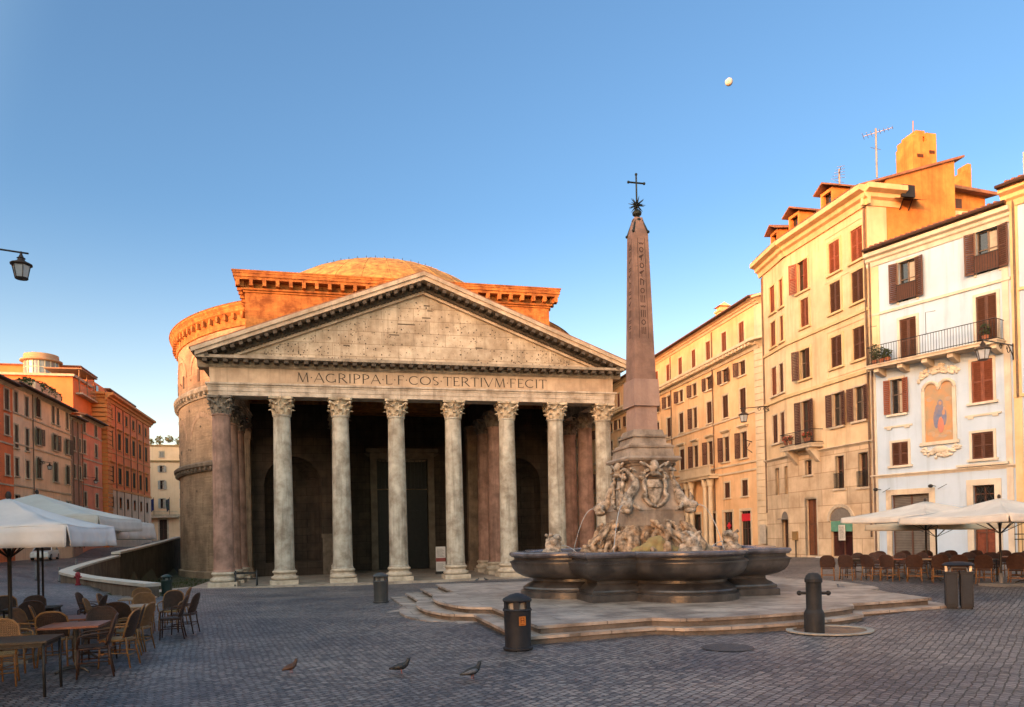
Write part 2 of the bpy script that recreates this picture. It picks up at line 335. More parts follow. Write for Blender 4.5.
def capital_mesh():
    mb = MB(); rnd = random.Random(3)
    mb.lathe([(.64, 12.56), (.65, 12.9), (.68, 13.4), (.78, 13.75), (.86, 13.82)], seg=20)
    def leaf(a, z0, h, w, r):
        R = Matrix.Rotation(a, 3, 'Z'); sec = []
        for i in range(7):
            t = i/6; rr = r+.05+.07*t+(.26*max(0, t-.62)/.38 if t > .62 else 0); z = z0+h*(t if t < .85 else .85-(t-.85)*1.1+.0)
            ww = w*(.75+.5*sin(pi*min(1, t*1.05)))*(1-.55*max(0, t-.6)/.4)
            sec.append((rr, z, ww))
        vs = []; fs = []
        for rr, z, ww in sec:
            for (dy, dr) in ((-ww, -.06), (-ww*.5, .035), (0, .0), (ww*.5, .035), (ww, -.06)):
                vs.append(R @ Vector((rr+dr, dy, z)))
            for (dy, dr) in ((ww, -.11), (-ww, -.11)): vs.append(R @ Vector((rr+dr, dy, z-.02)))
        for i in range(6):
            for k in range(7): fs.append((i*7+k, i*7+(k+1) % 7, (i+1)*7+(k+1) % 7, (i+1)*7+k))
        fs.append(tuple(range(7))[::-1]); fs.append(tuple(range(42, 49))); mb.add(vs, fs)
    for k in range(8): leaf(2*pi*k/8, 12.6, .56, .20, .63)
    for k in range(8): leaf(2*pi*(k+.5)/8, 12.75, .85, .2, .65)
    for k in range(4):
        a = pi/4+k*pi/2
        for sg in (-1, 1):
            pth = []
            for i in range(9):
                t = i/8; rr = .72+.42*t; aa = a+sg*.42*(1-t); pth.append((rr*cos(aa), rr*sin(aa), 13.2+.55*t-.18*max(0, t-.75)/.25))
            mb.tube(pth, [.06-.02*abs(i/8-.5) for i in range(9)], 6)
        mb.ball((1.08*cos(a), 1.08*sin(a), 13.6), (.13, .13, .14), 8, 6)
        aa = k*pi/2; mb.ball((.93*cos(aa), .93*sin(aa), 13.86), (.12, .12, .12), 8, 6)
        for sg in (-1, 1): mb.tube([(.74*cos(aa+sg*.3), .74*sin(aa+sg*.3), 13.2), (.8*cos(aa+sg*.16), .8*sin(aa+sg*.16), 13.6), (.82*cos(aa+sg*.06), .82*sin(aa+sg*.06), 13.68)], .05, 6)
    ab = []                                          # abacus with hollow sides
    for k in range(4):
        a = k*pi/2; c, s = cos(a), sin(a)
        for y, x in ((-.80, .93), (-.4, .80), (0, .77), (.4, .80), (.80, .93)):
            ab.append((c*x-s*y, s*x+c*y))
    mb.prism(ab, 13.78, 13.95)
    return mb.mesh('capital')
sm, bm_, cm = shaft_mesh(), base_mesh(), capital_mesh()
SM = {}
def column(x, y, m, cmat=T_CAP):
    def var(me, mm):
        k = (me.name, mm.name)
        if k not in SM: c = me.copy(); c.materials.clear(); c.materials.append(mm); c.shade_smooth(); c.set_sharp_from_angle(angle=radians(38)); SM[k] = c
        return SM[k]
    M = Matrix.Translation((x, y, .7))
    o = put('column', var(sm, m), TEMPLE, M)
    put('base', var(bm_, T_BASE), o, Matrix()); put('capital', var(cm, cmat), o, Matrix())
    return o
for i, x in enumerate(GX):
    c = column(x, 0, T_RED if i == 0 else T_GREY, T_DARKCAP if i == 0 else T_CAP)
    if i == 0: c['label'] = 'reddish granite column with dark capital at the near corner'
for r in (1, 2):
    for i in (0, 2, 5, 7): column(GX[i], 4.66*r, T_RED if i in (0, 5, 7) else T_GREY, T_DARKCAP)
MB().box(-18.2, 18.0, -1.9, 22, -1.7, -.72).box(-18.6, 18.5, -2.35, -1.9, -1.75, -.9).build('portico_floor', T_FLOOR, TEMPLE)
# entablature: architrave with fasciae, frieze, horizontal cornice on modillions
mb = MB()
for a, z0, z1 in ((.80, 13.95, 14.28), (.84, 14.28, 14.62), (.88, 14.62, 14.78), (.98, 14.78, 14.92)):
    mb.box(-15.8-a, 15.6+a, -a, a, z0, z1)
    for x in (GX[0], GX[7]): mb.box(x-a, x+a, a, 14.2, z0, z1)
mb.build('architrave', T_ARCH, TEMPLE)
mb = MB().box(-16.5, 16.3, -.76, .76, 14.92, 16.08)
for x in (GX[0], GX[7]): mb.box(x-.72, x+.72, .76, 14.2, 14.92, 16.08)
fr = mb.build('frieze', T_FRIEZE, TEMPLE)
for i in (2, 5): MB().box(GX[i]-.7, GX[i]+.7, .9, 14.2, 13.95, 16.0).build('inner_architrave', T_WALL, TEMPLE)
prof = [(.4, 16.08), (-.82, 16.08), (-.86, 16.18), (-.9, 16.22), (-.9, 16.62), (-1.72, 16.62), (-1.72, 16.84), (.4, 16.84)]
mb = MB().extr(prof, -17.35, 17.0); md = MB()
for x in (-1, 1):
    X = (-16.6 if x < 0 else 16.4)
    for (p0, p1, z0, z1) in ((.0, .12, 16.08, 16.3), (.0, .26, 16.3, 16.62), (0, .85, 16.62, 16.84)):
        a, b = sorted((X-x*.4, X+x*p1)); mb.box(a, b, .41, 14, z0, z1)
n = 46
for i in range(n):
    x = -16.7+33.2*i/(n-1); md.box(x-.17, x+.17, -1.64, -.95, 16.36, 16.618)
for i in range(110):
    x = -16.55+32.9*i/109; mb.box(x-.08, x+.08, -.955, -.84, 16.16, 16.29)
build2('horizontal_cornice', ((mb, T_CORN), (md, T_SOOT_SHADE)), TEMPLE)
# pediment
AP, EX, EZ = 24.0, 17.55, 17.25; AX = -.05
def rake(mb, sg, y0, y1, t0, t1, xe=EX):
    """slab along the slope: t0..t1 measured downwards from the top line"""
    sl = (AP-EZ)/EX
    x = AX+sg*xe; ze = AP-sl*xe
    vs = []
    for y in (y0, y1):
        vs += [(AX, y, AP-t0), (x, y, ze-t0), (x, y, ze-t1), (AX, y, AP-t1)]
    mb.add(vs, [(0, 1, 2, 3), (7, 6, 5, 4), (0, 4, 5, 1), (1, 5, 6, 2), (2, 6, 7, 3), (3, 7, 4, 0)])
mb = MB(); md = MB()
for sg in (-1, 1):
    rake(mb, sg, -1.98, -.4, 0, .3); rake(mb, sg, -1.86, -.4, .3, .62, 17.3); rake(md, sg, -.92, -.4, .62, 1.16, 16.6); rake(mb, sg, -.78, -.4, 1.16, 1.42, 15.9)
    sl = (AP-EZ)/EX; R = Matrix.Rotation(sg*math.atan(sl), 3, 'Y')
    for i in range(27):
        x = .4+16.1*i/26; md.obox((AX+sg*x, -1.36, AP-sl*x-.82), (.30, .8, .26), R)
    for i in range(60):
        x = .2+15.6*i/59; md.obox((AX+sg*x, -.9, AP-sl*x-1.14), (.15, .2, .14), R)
build2('raking_cornice', ((mb, T_MARBLE), (md, T_SOOT_SHADE)), TEMPLE)
mb = MB(); sl = (AP-EZ)/EX; zt = AP-1.15; xw = (zt-16.85)/sl
mb.add([(AX-xw, -.5, 16.85), (AX+xw, -.5, 16.85), (AX, -.5, zt), (AX-xw, .3, 16.85), (AX+xw, .3, 16.85), (AX, .3, zt)], [(0, 1, 2), (5, 4, 3), (0, 3, 4, 1), (1, 4, 5, 2), (2, 5, 3, 0)])
tp = mb.build('tympanum', T_TYMP, TEMPLE)
rnd = random.Random(5); mb = MB()                    # the lost bronze relief left sockets and broken edges
for _ in range(420):
    x = rnd.uniform(-12.5, 12.5); z = rnd.uniform(17.1, 17.0+max(.2, (1-abs(x)/14.2)*5.2)); s = rnd.choice((.025, .03, .04, .055))
    if z < AP-1.5-sl*abs(x): mb.box(x-s, x+s*rnd.uniform(.6, 1.2), -.503, -.46, z-s, z+s*rnd.uniform(.6, 1.4))
for x, z, w in ((-1.4, 20.1, .7), (.3, 21.7, .25), (.55, 21.3, .22), (-6.2, 18.2, .25), (4.6, 18.4, .3), (-2.4, 19.2, .4), (.25, 20.7, .35)): mb.box(x-w, x+w, -.504, -.46, z-.05, z+.05)
mb.build('socket_hole', mat('dark_socket', (.1, .075, .055), rough=.95), tp).__setitem__('kind', 'stuff')
mb = MB()
for sg in (-1, 1): rake(mb, sg, -1.9, 14, -.12, -.004, 17.7)
mb.build('portico_roof', T_TILE, TEMPLE)
# inscription cut from strokes with serifs
def glyph(ch):
    T, h = .12, .062                                  # thick and thin strokes
    G = {'M': [((.06, 0), (.14, 1), h), ((.14, 1), (.47, 0), T), ((.47, 0), (.8, 1), h), ((.8, 1), (.9, 0), T), .96], 'A': [((0, 0), (.4, 1), h), ((.4, 1), (.8, 0), T), ((.17, .35), (.62, .35), h), .8],
         'G': [('arc', .46, .5, .46, .5, 50, 310, T), ((.8, .4), (.8, .06), T), .86], 'R': [((.1, 0), (.1, 1), T), ('arc', .36, .74, .26, .26, -90, 90, T), ((.1, 1), (.36, 1), h), ((.1, .48), (.36, .48), h), ((.34, .48), (.76, 0), T), .74],
         'I': [((.1, 0), (.1, 1), T), .2], 'P': [((.1, 0), (.1, 1), T), ('arc', .34, .73, .27, .27, -90, 90, T), ((.1, 1), (.34, 1), h), ((.1, .46), (.34, .46), h), .6], 'L': [((.1, 0), (.1, 1), T), ((.1, .02), (.56, .02), h), ((.56, 0), (.56, .16), h), .58],
         'F': [((.1, 0), (.1, 1), T), ((.1, .97), (.54, .97), h), ((.1, .52), (.46, .52), h), ((.54, .97), (.54, .82), h), .56], 'C': [('arc', .46, .5, .46, .5, 48, 312, T), .8], 'O': [('arc', .48, .5, .48, .5, 0, 360, T), .96],
         'S': [('arc', .27, .74, .24, .25, 40, 270, T), ('arc', .27, .25, .25, .25, -140, 90, T), .54], 'T': [((.34, 0), (.34, 1), T), ((0, .97), (.68, .97), h), ((0, .97), (0, .83), h), ((.68, .97), (.68, .83), h), .68],
         'E': [((.1, 0), (.1, 1), T), ((.1, .97), (.52, .97), h), ((.1, .52), (.46, .52), h), ((.1, .03), (.54, .03), h), ((.54, .03), (.54, .17), h), ((.52, .97), (.52, .84), h), .56], 'V': [((0, 1), (.4, 0), T), ((.4, 0), (.8, 1), h), .8], '.': [((.06, .44), (.06, .56), .12), .12]}
    return G[ch]
def inscription(text, x0, x1, z0, H, y):
    adv = .17; tot = sum(glyph(c)[-1]+adv for c in text)-adv; k = (x1-x0)/tot; sx = k; mb = MB(); x = x0; words = []
    def stroke(a, b, w):
        A = Vector((x+a[0]*sx, 0, z0+a[1]*H)); B = Vector((x+b[0]*sx, 0, z0+b[1]*H)); d = (B-A).normalized(); n = Vector((-d.z, 0, d.x))*w*H/2
        vs = [A-n, A+n, B+n, B-n]; mb.add([(p.x, y, p.z) for p in vs]+[(p.x, y+.05, p.z) for p in vs], [(0, 1, 2, 3), (7, 6, 5, 4), (0, 4, 5, 1), (1, 5, 6, 2), (2, 6, 7, 3), (3, 7, 4, 0)])
        if w > .08:
            for e, p in ((-1, a), (1, b)):
                if p[1] in (0, 1) and abs(a[0]-b[0]) < .45: X, Z = x+p[0]*sx, z0+p[1]*H; mb.box(X-.1*H, X+.1*H, y-.001, y+.05, Z-(.035*H if p[1] else 0), Z+(0 if p[1] else .035*H))
    for ch in text:
        for s in glyph(ch)[:-1]:
            if s[0] == 'arc':
                _, cx, cz, rx, rz, a0, a1, w = s; N = 14; rx -= w*.3*H/sx; rz -= w*.5
                for i in range(N):
                    p, q = [radians(a0+(a1-a0)*j/N) for j in (i, i+1.08)]
                    A = (cx+rx*cos(p), cz+rz*sin(p)); B = (cx+rx*cos(q), cz+rz*sin(q)); mid = (p+q)/2
                    A3 = Vector((x+A[0]*sx, 0, z0+A[1]*H)); B3 = Vector((x+B[0]*sx, 0, z0+B[1]*H)); d = (B3-A3).normalized(); n = Vector((-d.z, 0, d.x))*(.07+(w-.07)*abs(cos(mid)))*H/2
                    vs = [A3-n, A3+n, B3+n, B3-n]; yy = y-.0004*(i % 2)
                    mb.add([(v.x, yy, v.z) for v in vs]+[(v.x, y+.05, v.z) for v in vs], [(0, 1, 2, 3), (7, 6, 5, 4), (0, 4, 5, 1), (1, 5, 6, 2), (2, 6, 7, 3), (3, 7, 4, 0)])
            else: stroke(*s)
        x += (glyph(ch)[-1]+adv)*sx
        if ch == '.': words.append(mb); mb = MB()
    return words+[mb]
for wd_ in inscription('M.AGRIPPA.L.F.COS.TERTIVM.FECIT', -10.05, 10.3, 15.12, .74, -.772): wd_.build('inscribed_word', mat('bronze_letters', (.06, .042, .027), rough=.6), fr)

# block between portico and rotunda
mb = MB().box(-15.35, 15.3, 14.0, 29, 16, 27.1); mb.build('brick_block', T_BRICK, TEMPLE)
mb = MB()
for a, z0, z1 in ((.12, 26.75, 26.95), (.3, 26.95, 27.15), (.0, 27.15, 27.75), (.85, 27.75, 28.0), (.95, 28.0, 28.3), (1.0, 28.3, 28.5)):
    mb.box(-15.35-a, 15.3+a, 14-a, 29, z0, z1)
for i in range(27):
    x = -15.9+31.75*i/26; mb.box(x-.17, x+.17, 13.14, 14.0, 27.2, 27.748)
mb.box(-16.42, 16.37, 12.95, 29, 28.5, 28.6)
for i in range(9):
    y = 13.6+1.2*i
    for X in (-16.15, 15.31): mb.box(X, X+.79, y+.02, y+.36, 27.2, 27.748)
mb.build('brick_block_cornice', T_BRICK, TEMPLE)
# rotunda
RC = (0, 47.7, 0)
pr = [(27.7, -1.8), (27.7, -.8), (27.4, -.7), (27.3, 11.0), (27.3, 19.6), (27.25, 27.2), (27.2, 29.3)]
MB().lathe(pr, RC, 128).build('rotunda_wall', T_ROT, TEMPLE, True, auto=30)
def ringc(name, prof, m=T_CORN, cons=None, teeth=0):
    mb = MB().lathe(prof, RC, 128, cap=False)
    if cons:
        r0_, r1_, z0, z1, k = cons
        for i in range(k):
            a = 2*pi*i/k
            if -.9 < sin(a) < 1 and cos(a) > .2 and sin(a) > .3: continue
            R = Matrix.Rotation(a, 3, 'Z'); mb.obox(Vector(RC)+R @ Vector(((r0_+r1_)/2, 0, (z0+z1)/2)), (r1_-r0_, .34, z1-z0), R)
    return mb.build(name, m, TEMPLE, auto=30, smooth=True)
ringc('lower_cornice', [(27.1, 11.0), (27.5, 11.05), (27.6, 11.35), (27.95, 11.6), (28.0, 11.95), (27.8, 12.1), (27.1, 12.3)], mat('dark_cornice', (.2, .16, .12), (.11, .085, .065), 1.2), (27.3, 27.85, 11.2, 11.5, 150))
ringc('middle_cornice', [(27.1, 19.6), (27.45, 19.7), (27.5, 20.1), (27.85, 20.35), (27.9, 20.75), (27.7, 20.95), (27.1, 21.2)], T_CORN, (27.2, 27.8, 19.95, 20.3, 150))
ringc('upper_cornice', [(27.1, 26.9), (27.4, 27.0), (27.45, 27.5), (27.5, 28.2), (27.9, 28.55), (28.0, 28.9), (28.2, 29.15), (28.2, 29.35), (26, 29.6)], T_BRICK, (27.2, 27.9, 27.75, 28.4, 130))
pr = [(27.5, 29.3), (26.2, 29.5)]; r, z = 25.6, 29.6
for i in range(7): pr += [(r, z), (r-.12, z+.56)]; r -= .98; z += .58
cz = 42.1-25.2
for i in range(15):
    a = math.asin(18.6/25.2)*(1-i/14); pr.append((25.2*sin(a)+.001, cz+25.2*cos(a)))
d = MB().lathe(pr, RC, 96).build('dome', T_DOME, TEMPLE, True, auto=25)
mb = MB()
for k in range(32):                                  # lead roll seams down the shell
    a = 2*pi*k/32; mb.tube([(RC[0]+25.2*sin(t)*cos(a), RC[1]+25.2*sin(t)*sin(a), cz+25.2*cos(t)) for t in [.18+.6*j/9 for j in range(10)]], .045, 5)
mb.build('seam', T_DOME, d).__setitem__('kind', 'stuff')
mb = MB()
for k in range(22):
    a = radians(200+7*k); q = math.asin(10/25.2); mb.tube([(9.9*cos(a), RC[1]+9.9*sin(a), cz+25.2*cos(q)), (9.9*cos(a), RC[1]+9.9*sin(a), cz+25.2*cos(q)+.32)], .035, 4)
mb.build('oculus_railing', T_DOOR, d)
MB().lathe([(28.25, 29.36), (28.3, 29.42), (28.1, 29.5), (26, 29.75)], RC, 128, cap=False).build('drum_roof', T_TILE, TEMPLE, True, auto=30)
mb = MB()                                            # putlog holes and slit windows in the drum
rnd = random.Random(31)
for i in range(90):
    a = radians(rnd.uniform(170, 265)); z = rnd.choice((3.5, 6.5, 9, 14, 16.5, 18.5, 22.5, 24.5))+rnd.uniform(-.2, .2); R = Matrix.Rotation(a, 3, 'Z'); mb.obox(Vector((0, 47.7, z))+R @ Vector((27.28, 0, 0)), (.12, .22, .22), R)
for d_ in (192, 203, 214): R = Matrix.Rotation(radians(d_), 3, 'Z'); mb.obox(Vector((0, 47.7, 22.6))+R @ Vector((27.27, 0, 0)), (.16, .5, 1.5), R)
mb.build('putlog_hole', mat('dark_socket', (.1, .075, .055)), TEMPLE).__setitem__('kind', 'stuff')
rk = MB()                                            # relieving arches of thin brick flush with the drum face
for a0 in (183, 199, 215, 231):
    for z0 in (15.2, 23.0):
        for i in range(17):
            t = pi*(i+.5)/17; a = radians(a0+6.2*cos(t)); R = Matrix.Rotation(a, 3, 'Z') @ Matrix.Rotation(-(t-pi/2)*1.0, 3, 'X'); rk.obox(Vector((27.28*cos(a), 47.7+27.28*sin(a), z0+2.6*sin(t))), (.1, .5, .62), R)
rk.build('relieving_arch', mat('old_arch_brick', (.40, .275, .185), (.25, .165, .11), .8, .9, .4), TEMPLE).__setitem__('kind', 'stuff')
# inside the portico
def nichewall(x0, x1, nx, nw, nz0, nz1):
    """wall at y=14 with an apse: outer strips, lintel, half-cylinder niche"""
    mb = MB(); mb.box(x0, nx-nw, 14, 16, -.72, 16); mb.box(nx+nw, x1, 14, 16, -.72, 16)
    k = 12; vs = []; arc = [(nx-nw*cos(pi*i/k), nz1+nw*sin(pi*i/k)) for i in range(k+1)]
    for i in range(k): mb.quad((arc[i][0], 14, arc[i][1]), (arc[i+1][0], 14, arc[i+1][1]), (arc[i+1][0], 14, 16), (arc[i][0], 14, 16))
    mb.lathe([(nw, nz0), (nw, nz1)]+[(nw*cos(pi/2*i/6)+.001, nz1+nw*sin(pi/2*i/6)) for i in range(1, 7)], (nx, 14, 0), 16, 0, pi)
    mb.quad((nx-nw, 14, nz0), (nx+nw, 14, nz0), (nx+nw, 17, nz0), (nx-nw, 17, nz0)); mb.box(nx-nw, nx+nw, 14, 14.3, -.72, nz0-.01)
    return mb
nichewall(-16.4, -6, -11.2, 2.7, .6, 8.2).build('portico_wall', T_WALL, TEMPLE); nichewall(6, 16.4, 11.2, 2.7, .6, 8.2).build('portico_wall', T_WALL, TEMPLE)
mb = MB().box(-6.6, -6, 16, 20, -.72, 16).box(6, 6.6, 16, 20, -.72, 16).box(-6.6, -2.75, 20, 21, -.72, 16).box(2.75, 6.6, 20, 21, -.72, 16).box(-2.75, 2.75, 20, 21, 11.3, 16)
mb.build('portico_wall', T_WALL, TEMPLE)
mb = MB()
for x in (-3.45, 2.75): mb.box(x, x+.7, 19.6, 20.0, -.72, 11.3)
mb.box(-3.45, 3.45, 19.58, 20, 11.3, 12.0); mb.box(-3.9, 3.9, 19.2, 20, 12.0, 12.4)
df = mb.build('door_frame', mat('pale_door_marble', (.20, .155, .11), (.11, .085, .06), 1, .7), TEMPLE)
for x in (-1, 1):
    mb = MB(); a, b = sorted((x*.03, x*2.72)); mb.box(a, b, 20.3, 20.5, -.7, 8.0)
    for j in range(4): mb.box(a+.3, b-.3, 20.24, 20.3, -.3+2*j, 1.3+2*j)
    mb.build('door', T_DOOR, df)
mb = MB().box(-2.72, 2.72, 20.3, 20.45, 8.1, 11.25)
for i in range(14): mb.box(-2.6+.4*i-.03, -2.6+.4*i+.03, 20.2, 20.3, 8.15, 11.2)
mb.build('door_grille', T_DOOR, df)
for x, w in ((-15.8, .75), (-6.7, .75), (6.75, .75), (15.6, .75)):
    mb = MB()
    mb.box(x-w, x+w, 13.1, 14.0, .2, 12.5); mb.box(x-w-.2, x+w+.2, 12.9, 14, -.72, -.1); mb.box(x-w-.1, x+w+.1, 13.0, 14, -.1, .2); mb.box(x-w-.1, x+w+.1, 13.0, 14, 12.5, 13.6); mb.box(x-w-.2, x+w+.2, 12.9, 14, 13.6, 13.95)
    for j in range(6): xx = x-w+.16+.237*j; mb.box(xx-.03, xx+.03, 13.04, 13.1, .4, 12.2)
    mb.build('pilaster', mat('pilaster_marble', (.27, .19, .125), (.13, .095, .065), 1.2, .75, .3, 10, .5), TEMPLE)
mb = MB()                                            # small side door and reliefs on the left wall
mb.box(-8.5, -8.25, 13.8, 14.0, -.7, 2.9); mb.box(-6.95, -6.7, 13.8, 14, -.7, 2.9); mb.box(-8.6, -6.6, 13.75, 14, 2.9, 3.3); mb.box(-8.25, -6.95, 13.9, 14, -.7, 2.9)
mb.build('side_doorway', mat('dim_marble', (.2, .155, .115), (.1, .08, .06), 1.5), TEMPLE)
mb = MB()
for y in (2.2, 7.0, 11.6):
    for x0, x1 in ((-16, -6.8), (-6.8, 6.9), (6.9, 15.8)):
        mb.box(x0, x1, y-.2, y+.2, 16.0, 16.45)
        zt_ = lambda q: AP-.4-sl*abs(q)
        mb.bar((x0+.4, y, 16.4), ((x0+x1)/2, y, min(zt_((x0+x1)/2)-.3, 20)), .3, .3); mb.bar((x1-.4, y, 16.4), ((x0+x1)/2, y, min(zt_((x0+x1)/2)-.3, 20)), .3, .3)
for sg in (-1, 1):
    for k in range(7): x = sg*(1.5+2.4*k); mb.box(x-.12, x+.12, .2, 13.9, AP-sl*abs(x)-.55, AP-sl*abs(x)-.3)
mb.build('roof_truss', T_WOOD, TEMPLE)
MB().box(-16.2, 16.0, .35, 13.95, 17.3, 17.4).build('portico_ceiling', T_WOOD, TEMPLE)
# ------------------------------------------------------------------ the fountain with its obelisk
FC = Vector((1.26, -39.84, 0)); PZ = 1.0
FT = thing('obelisk_fountain', 'marble fountain with dark lobed basin, sculpted rocks and an Egyptian obelisk topped by a cross', 'fountain', (FC.x, FC.y, PZ))
F_STEP = mat('travertine_steps', (.52, .42, .345), (.20, .155, .125), 1.5, .5, .3, 12, joints=(1.6, .8, .018), flat=True, spec=.45)
F_RISER = mat('shaded_riser', (.17, .135, .11), (.08, .065, .055), 2, .8, .3)  # shade below the nosings painted into a darker riser colour
F_BASIN = mat('dark_basin_marble', (.078, .07, .066), (.018, .017, .018), 2.0, .32, .15, 14, .75, spec=.6)
F_RIM = mat('wet_rim_marble', (.14, .14, .165), (.06, .058, .07), 2.5, .18, .1, 14, spec=.7)
F_PED = mat('pedestal_marble', (.42, .335, .26), (.17, .13, .10), 1.6, .8, .35, 10, .6)
F_ROCK = mat('fountain_rock', (.55, .40, .27), (.09, .055, .032), 5, .8, .6, 9, .5)
F_SCULPT = mat('carved_marble', (.56, .46, .36), (.09, .07, .05), 6, .75, .35, 16)
F_OB = mat('obelisk_granite', (.33, .19, .135), (.19, .11, .08), 2.2, .7, .3, 16, .35)
F_OB2 = mat('pink_granite_block', (.42, .27, .205), (.30, .19, .15), 1.6, .7, .25, 14, .4)
F_GLY = mat('carved_hieroglyph', (.085, .045, .032), (.06, .034, .026), 3)
F_BRONZE = mat('dark_bronze', (.03, .035, .028), (.02, .022, .018), 5, .5, .1, 10, metal=.4)
F_MOSS = mat('mossy_rock', (.30, .25, .10), (.24, .15, .07), 3, .7, .5, 9)
def steps_plan(off):
    hx, hy, w = 5.05+off, 6.2+off, 2.55; P = []; cen = Vector((1.5, -39.8))
    FL, FR, BR, BL = [Vector(p)+Vector((sx*off*(1.3 if sx < 0 else 1), sy*off)) for p, sx, sy in (((-3.9, -46.3), -.8, -.6), ((6.5, -44.85), 1, -.75), ((8.6, -34.2), 1, 1), ((-4.0, -33.0), -1, 1))]
    for A, B, out in ((FL, FR, .75), (FR, BR, .85), (BR, BL, .8), (BL, FL, 1.0)):
        d = (B-A).normalized(); n = Vector((d.y, -d.x)); M = (A+B)/2; P.append((A.x, A.y)); ww = w+.15
        for i in range(15):
            t = -1+2*i/14; q = M+d*ww*t+n*out*max(0, 1-t*t)**.45; P.append((q.x, q.y))
    return P
for k in range(5):
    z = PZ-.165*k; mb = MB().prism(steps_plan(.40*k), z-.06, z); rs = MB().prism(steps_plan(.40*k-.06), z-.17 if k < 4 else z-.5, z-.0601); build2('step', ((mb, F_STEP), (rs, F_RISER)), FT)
def brad(a, w=2.86, lr=1.58, ld=2.44):
    """plan radius of the basin: square corners with a round lobe on every side"""
    c, s = abs(cos(a)), abs(sin(a)); q = w/max(c, s)
    b = (a+pi/4) % (pi/2)-pi/4; disc = lr*lr-(ld*sin(b))**2
    if disc > 0: q2 = ld*cos(b)+sqrt(disc); q = max(q, q2) if abs(b) < .62 else q
    return q
def basin(prof, name, m, seg=192, sharp=35):
    return MB().lathe([(o, z) for o, z in prof], (FC.x, FC.y, 0), seg, rf=lambda a, o, z: brad(a)*(1+o*.0)+o, cap=False).build(name, m, FT, True, auto=sharp)
basin([(-.42, 1.0), (-.27, 1.0), (-.27, 1.17), (-.33, 1.2), (-.36, 1.2), (-.34, 1.25), (-.36, 1.29), (-.42, 1.31), (-.48, 1.36), (-.58, 1.4), (-.64, 1.45), (-.64, 1.52), (-.5, 1.54), (-.3, 1.6), (-.14, 1.69), (-.05, 1.79), (-.01, 1.9), (.0, 1.965), (.035, 1.97), (.035, 2.0), (-.03, 2.02), (-.10, 2.06), (-.10, 2.11)], 'basin', F_BASIN)
basin([(-.10, 2.11), (-.02, 2.125), (.04, 2.18), (.04, 2.23), (.0, 2.265), (-.1, 2.275), (-.42, 2.27), (-.46, 2.25), (-.48, 1.9)], 'basin_rim', F_RIM)
W_ = bpy.data.materials.new('pool_water'); W_.use_nodes = True; b_ = W_.node_tree.nodes['Principled BSDF']
b_.inputs['Base Color'].default_value = (.06, .10, .11, 1); b_.inputs['Roughness'].default_value = .06
wn = W_.node_tree.nodes.new('ShaderNodeTexNoise'); wn.inputs['Scale'].default_value = 30; wb = W_.node_tree.nodes.new('ShaderNodeBump'); wb.inputs['Strength'].default_value = .15
W_.node_tree.links.new(wn.outputs[0], wb.inputs['Height']); W_.node_tree.links.new(wb.outputs[0], b_.inputs['Normal'])
pts = [(FC.x+(brad(2*pi*i/96)-.46)*cos(2*pi*i/96), FC.y+(brad(2*pi*i/96)-.46)*sin(2*pi*i/96), 2.17) for i in range(96)]
MB().add(pts, [tuple(range(96))]).build('water', W_, FT)
# carved rock with plants of stone: one lumpy mass, remeshed
def lumpy(mb, name, m, parent, voxel, disp=0, size=.3, smooth=True):
    o = mb.build(name, m, parent, smooth)
    r = o.modifiers.new('r', 'REMESH'); r.mode = 'VOXEL'; r.voxel_size = voxel; r.use_smooth_shade = True
    if disp:
        tx = bpy.data.textures.new('lump', 'CLOUDS'); tx.noise_scale = size; tx.noise_depth = 3
        d = o.modifiers.new('d', 'DISPLACE'); d.texture = tx; d.strength = disp; d.mid_level = .5; d.texture_coords = 'LOCAL'
    return o
rnd = random.Random(11); mb = MB()
mb.box(FC.x-.9, FC.x+.9, FC.y-.9, FC.y+.9, 1.9, 2.95)
for _ in range(110):
    a = rnd.uniform(0, 2*pi); r = rnd.uniform(.95, 1.8)*(1+.12*cos(4*(a-pi/4))*-1); h = 2.12+max(0, (1.8-r))*.8*rnd.uniform(.3, 1.15); s = rnd.uniform(.09, .27)
    c = (FC.x+r*cos(a), FC.y+r*sin(a), h); R = Matrix.Rotation(a, 3, 'Z') @ Matrix.Rotation(rnd.uniform(.2, 1.1), 3, 'Y')
    mb.ball(c, (s*.9, s*.55, s*rnd.uniform(.9, 1.6)), 8, 6, R)
for _ in range(60):                                  # fronds and shells sweeping down and outwards
    a = rnd.uniform(0, 2*pi); r0_ = rnd.uniform(.92, 1.2); z = rnd.uniform(2.62, 3.12); b = a+rnd.uniform(-.45, .45); L = rnd.uniform(.4, .85)
    mb.tube([(FC.x+(r0_+L*t)*cos(a+(b-a)*t), FC.y+(r0_+L*t)*sin(a+(b-a)*t), z-.75*t**1.6*rnd.uniform(.9, 1.1)) for t in (0, .25, .5, .75, 1)], [.05, .08, .085, .065, .02], 7)
lumpy(mb, 'rock', F_ROCK, FT, .026, .09, .13)
mb = MB()                                            # wet algae-stained ledge under the spout
for dx, dz, s in ((-.25, 2.25, .3), (.1, 2.2, .34), (-.05, 2.45, .26), (.4, 2.22, .24), (-.55, 2.2, .22)):
    mb.ball((FC.x-.35+dx, FC.y-1.62, dz), (s*1.1, s*.6, s*.8), 10, 7)
lumpy(mb, 'algae_ledge', F_MOSS, FT, .04, .08, .15)
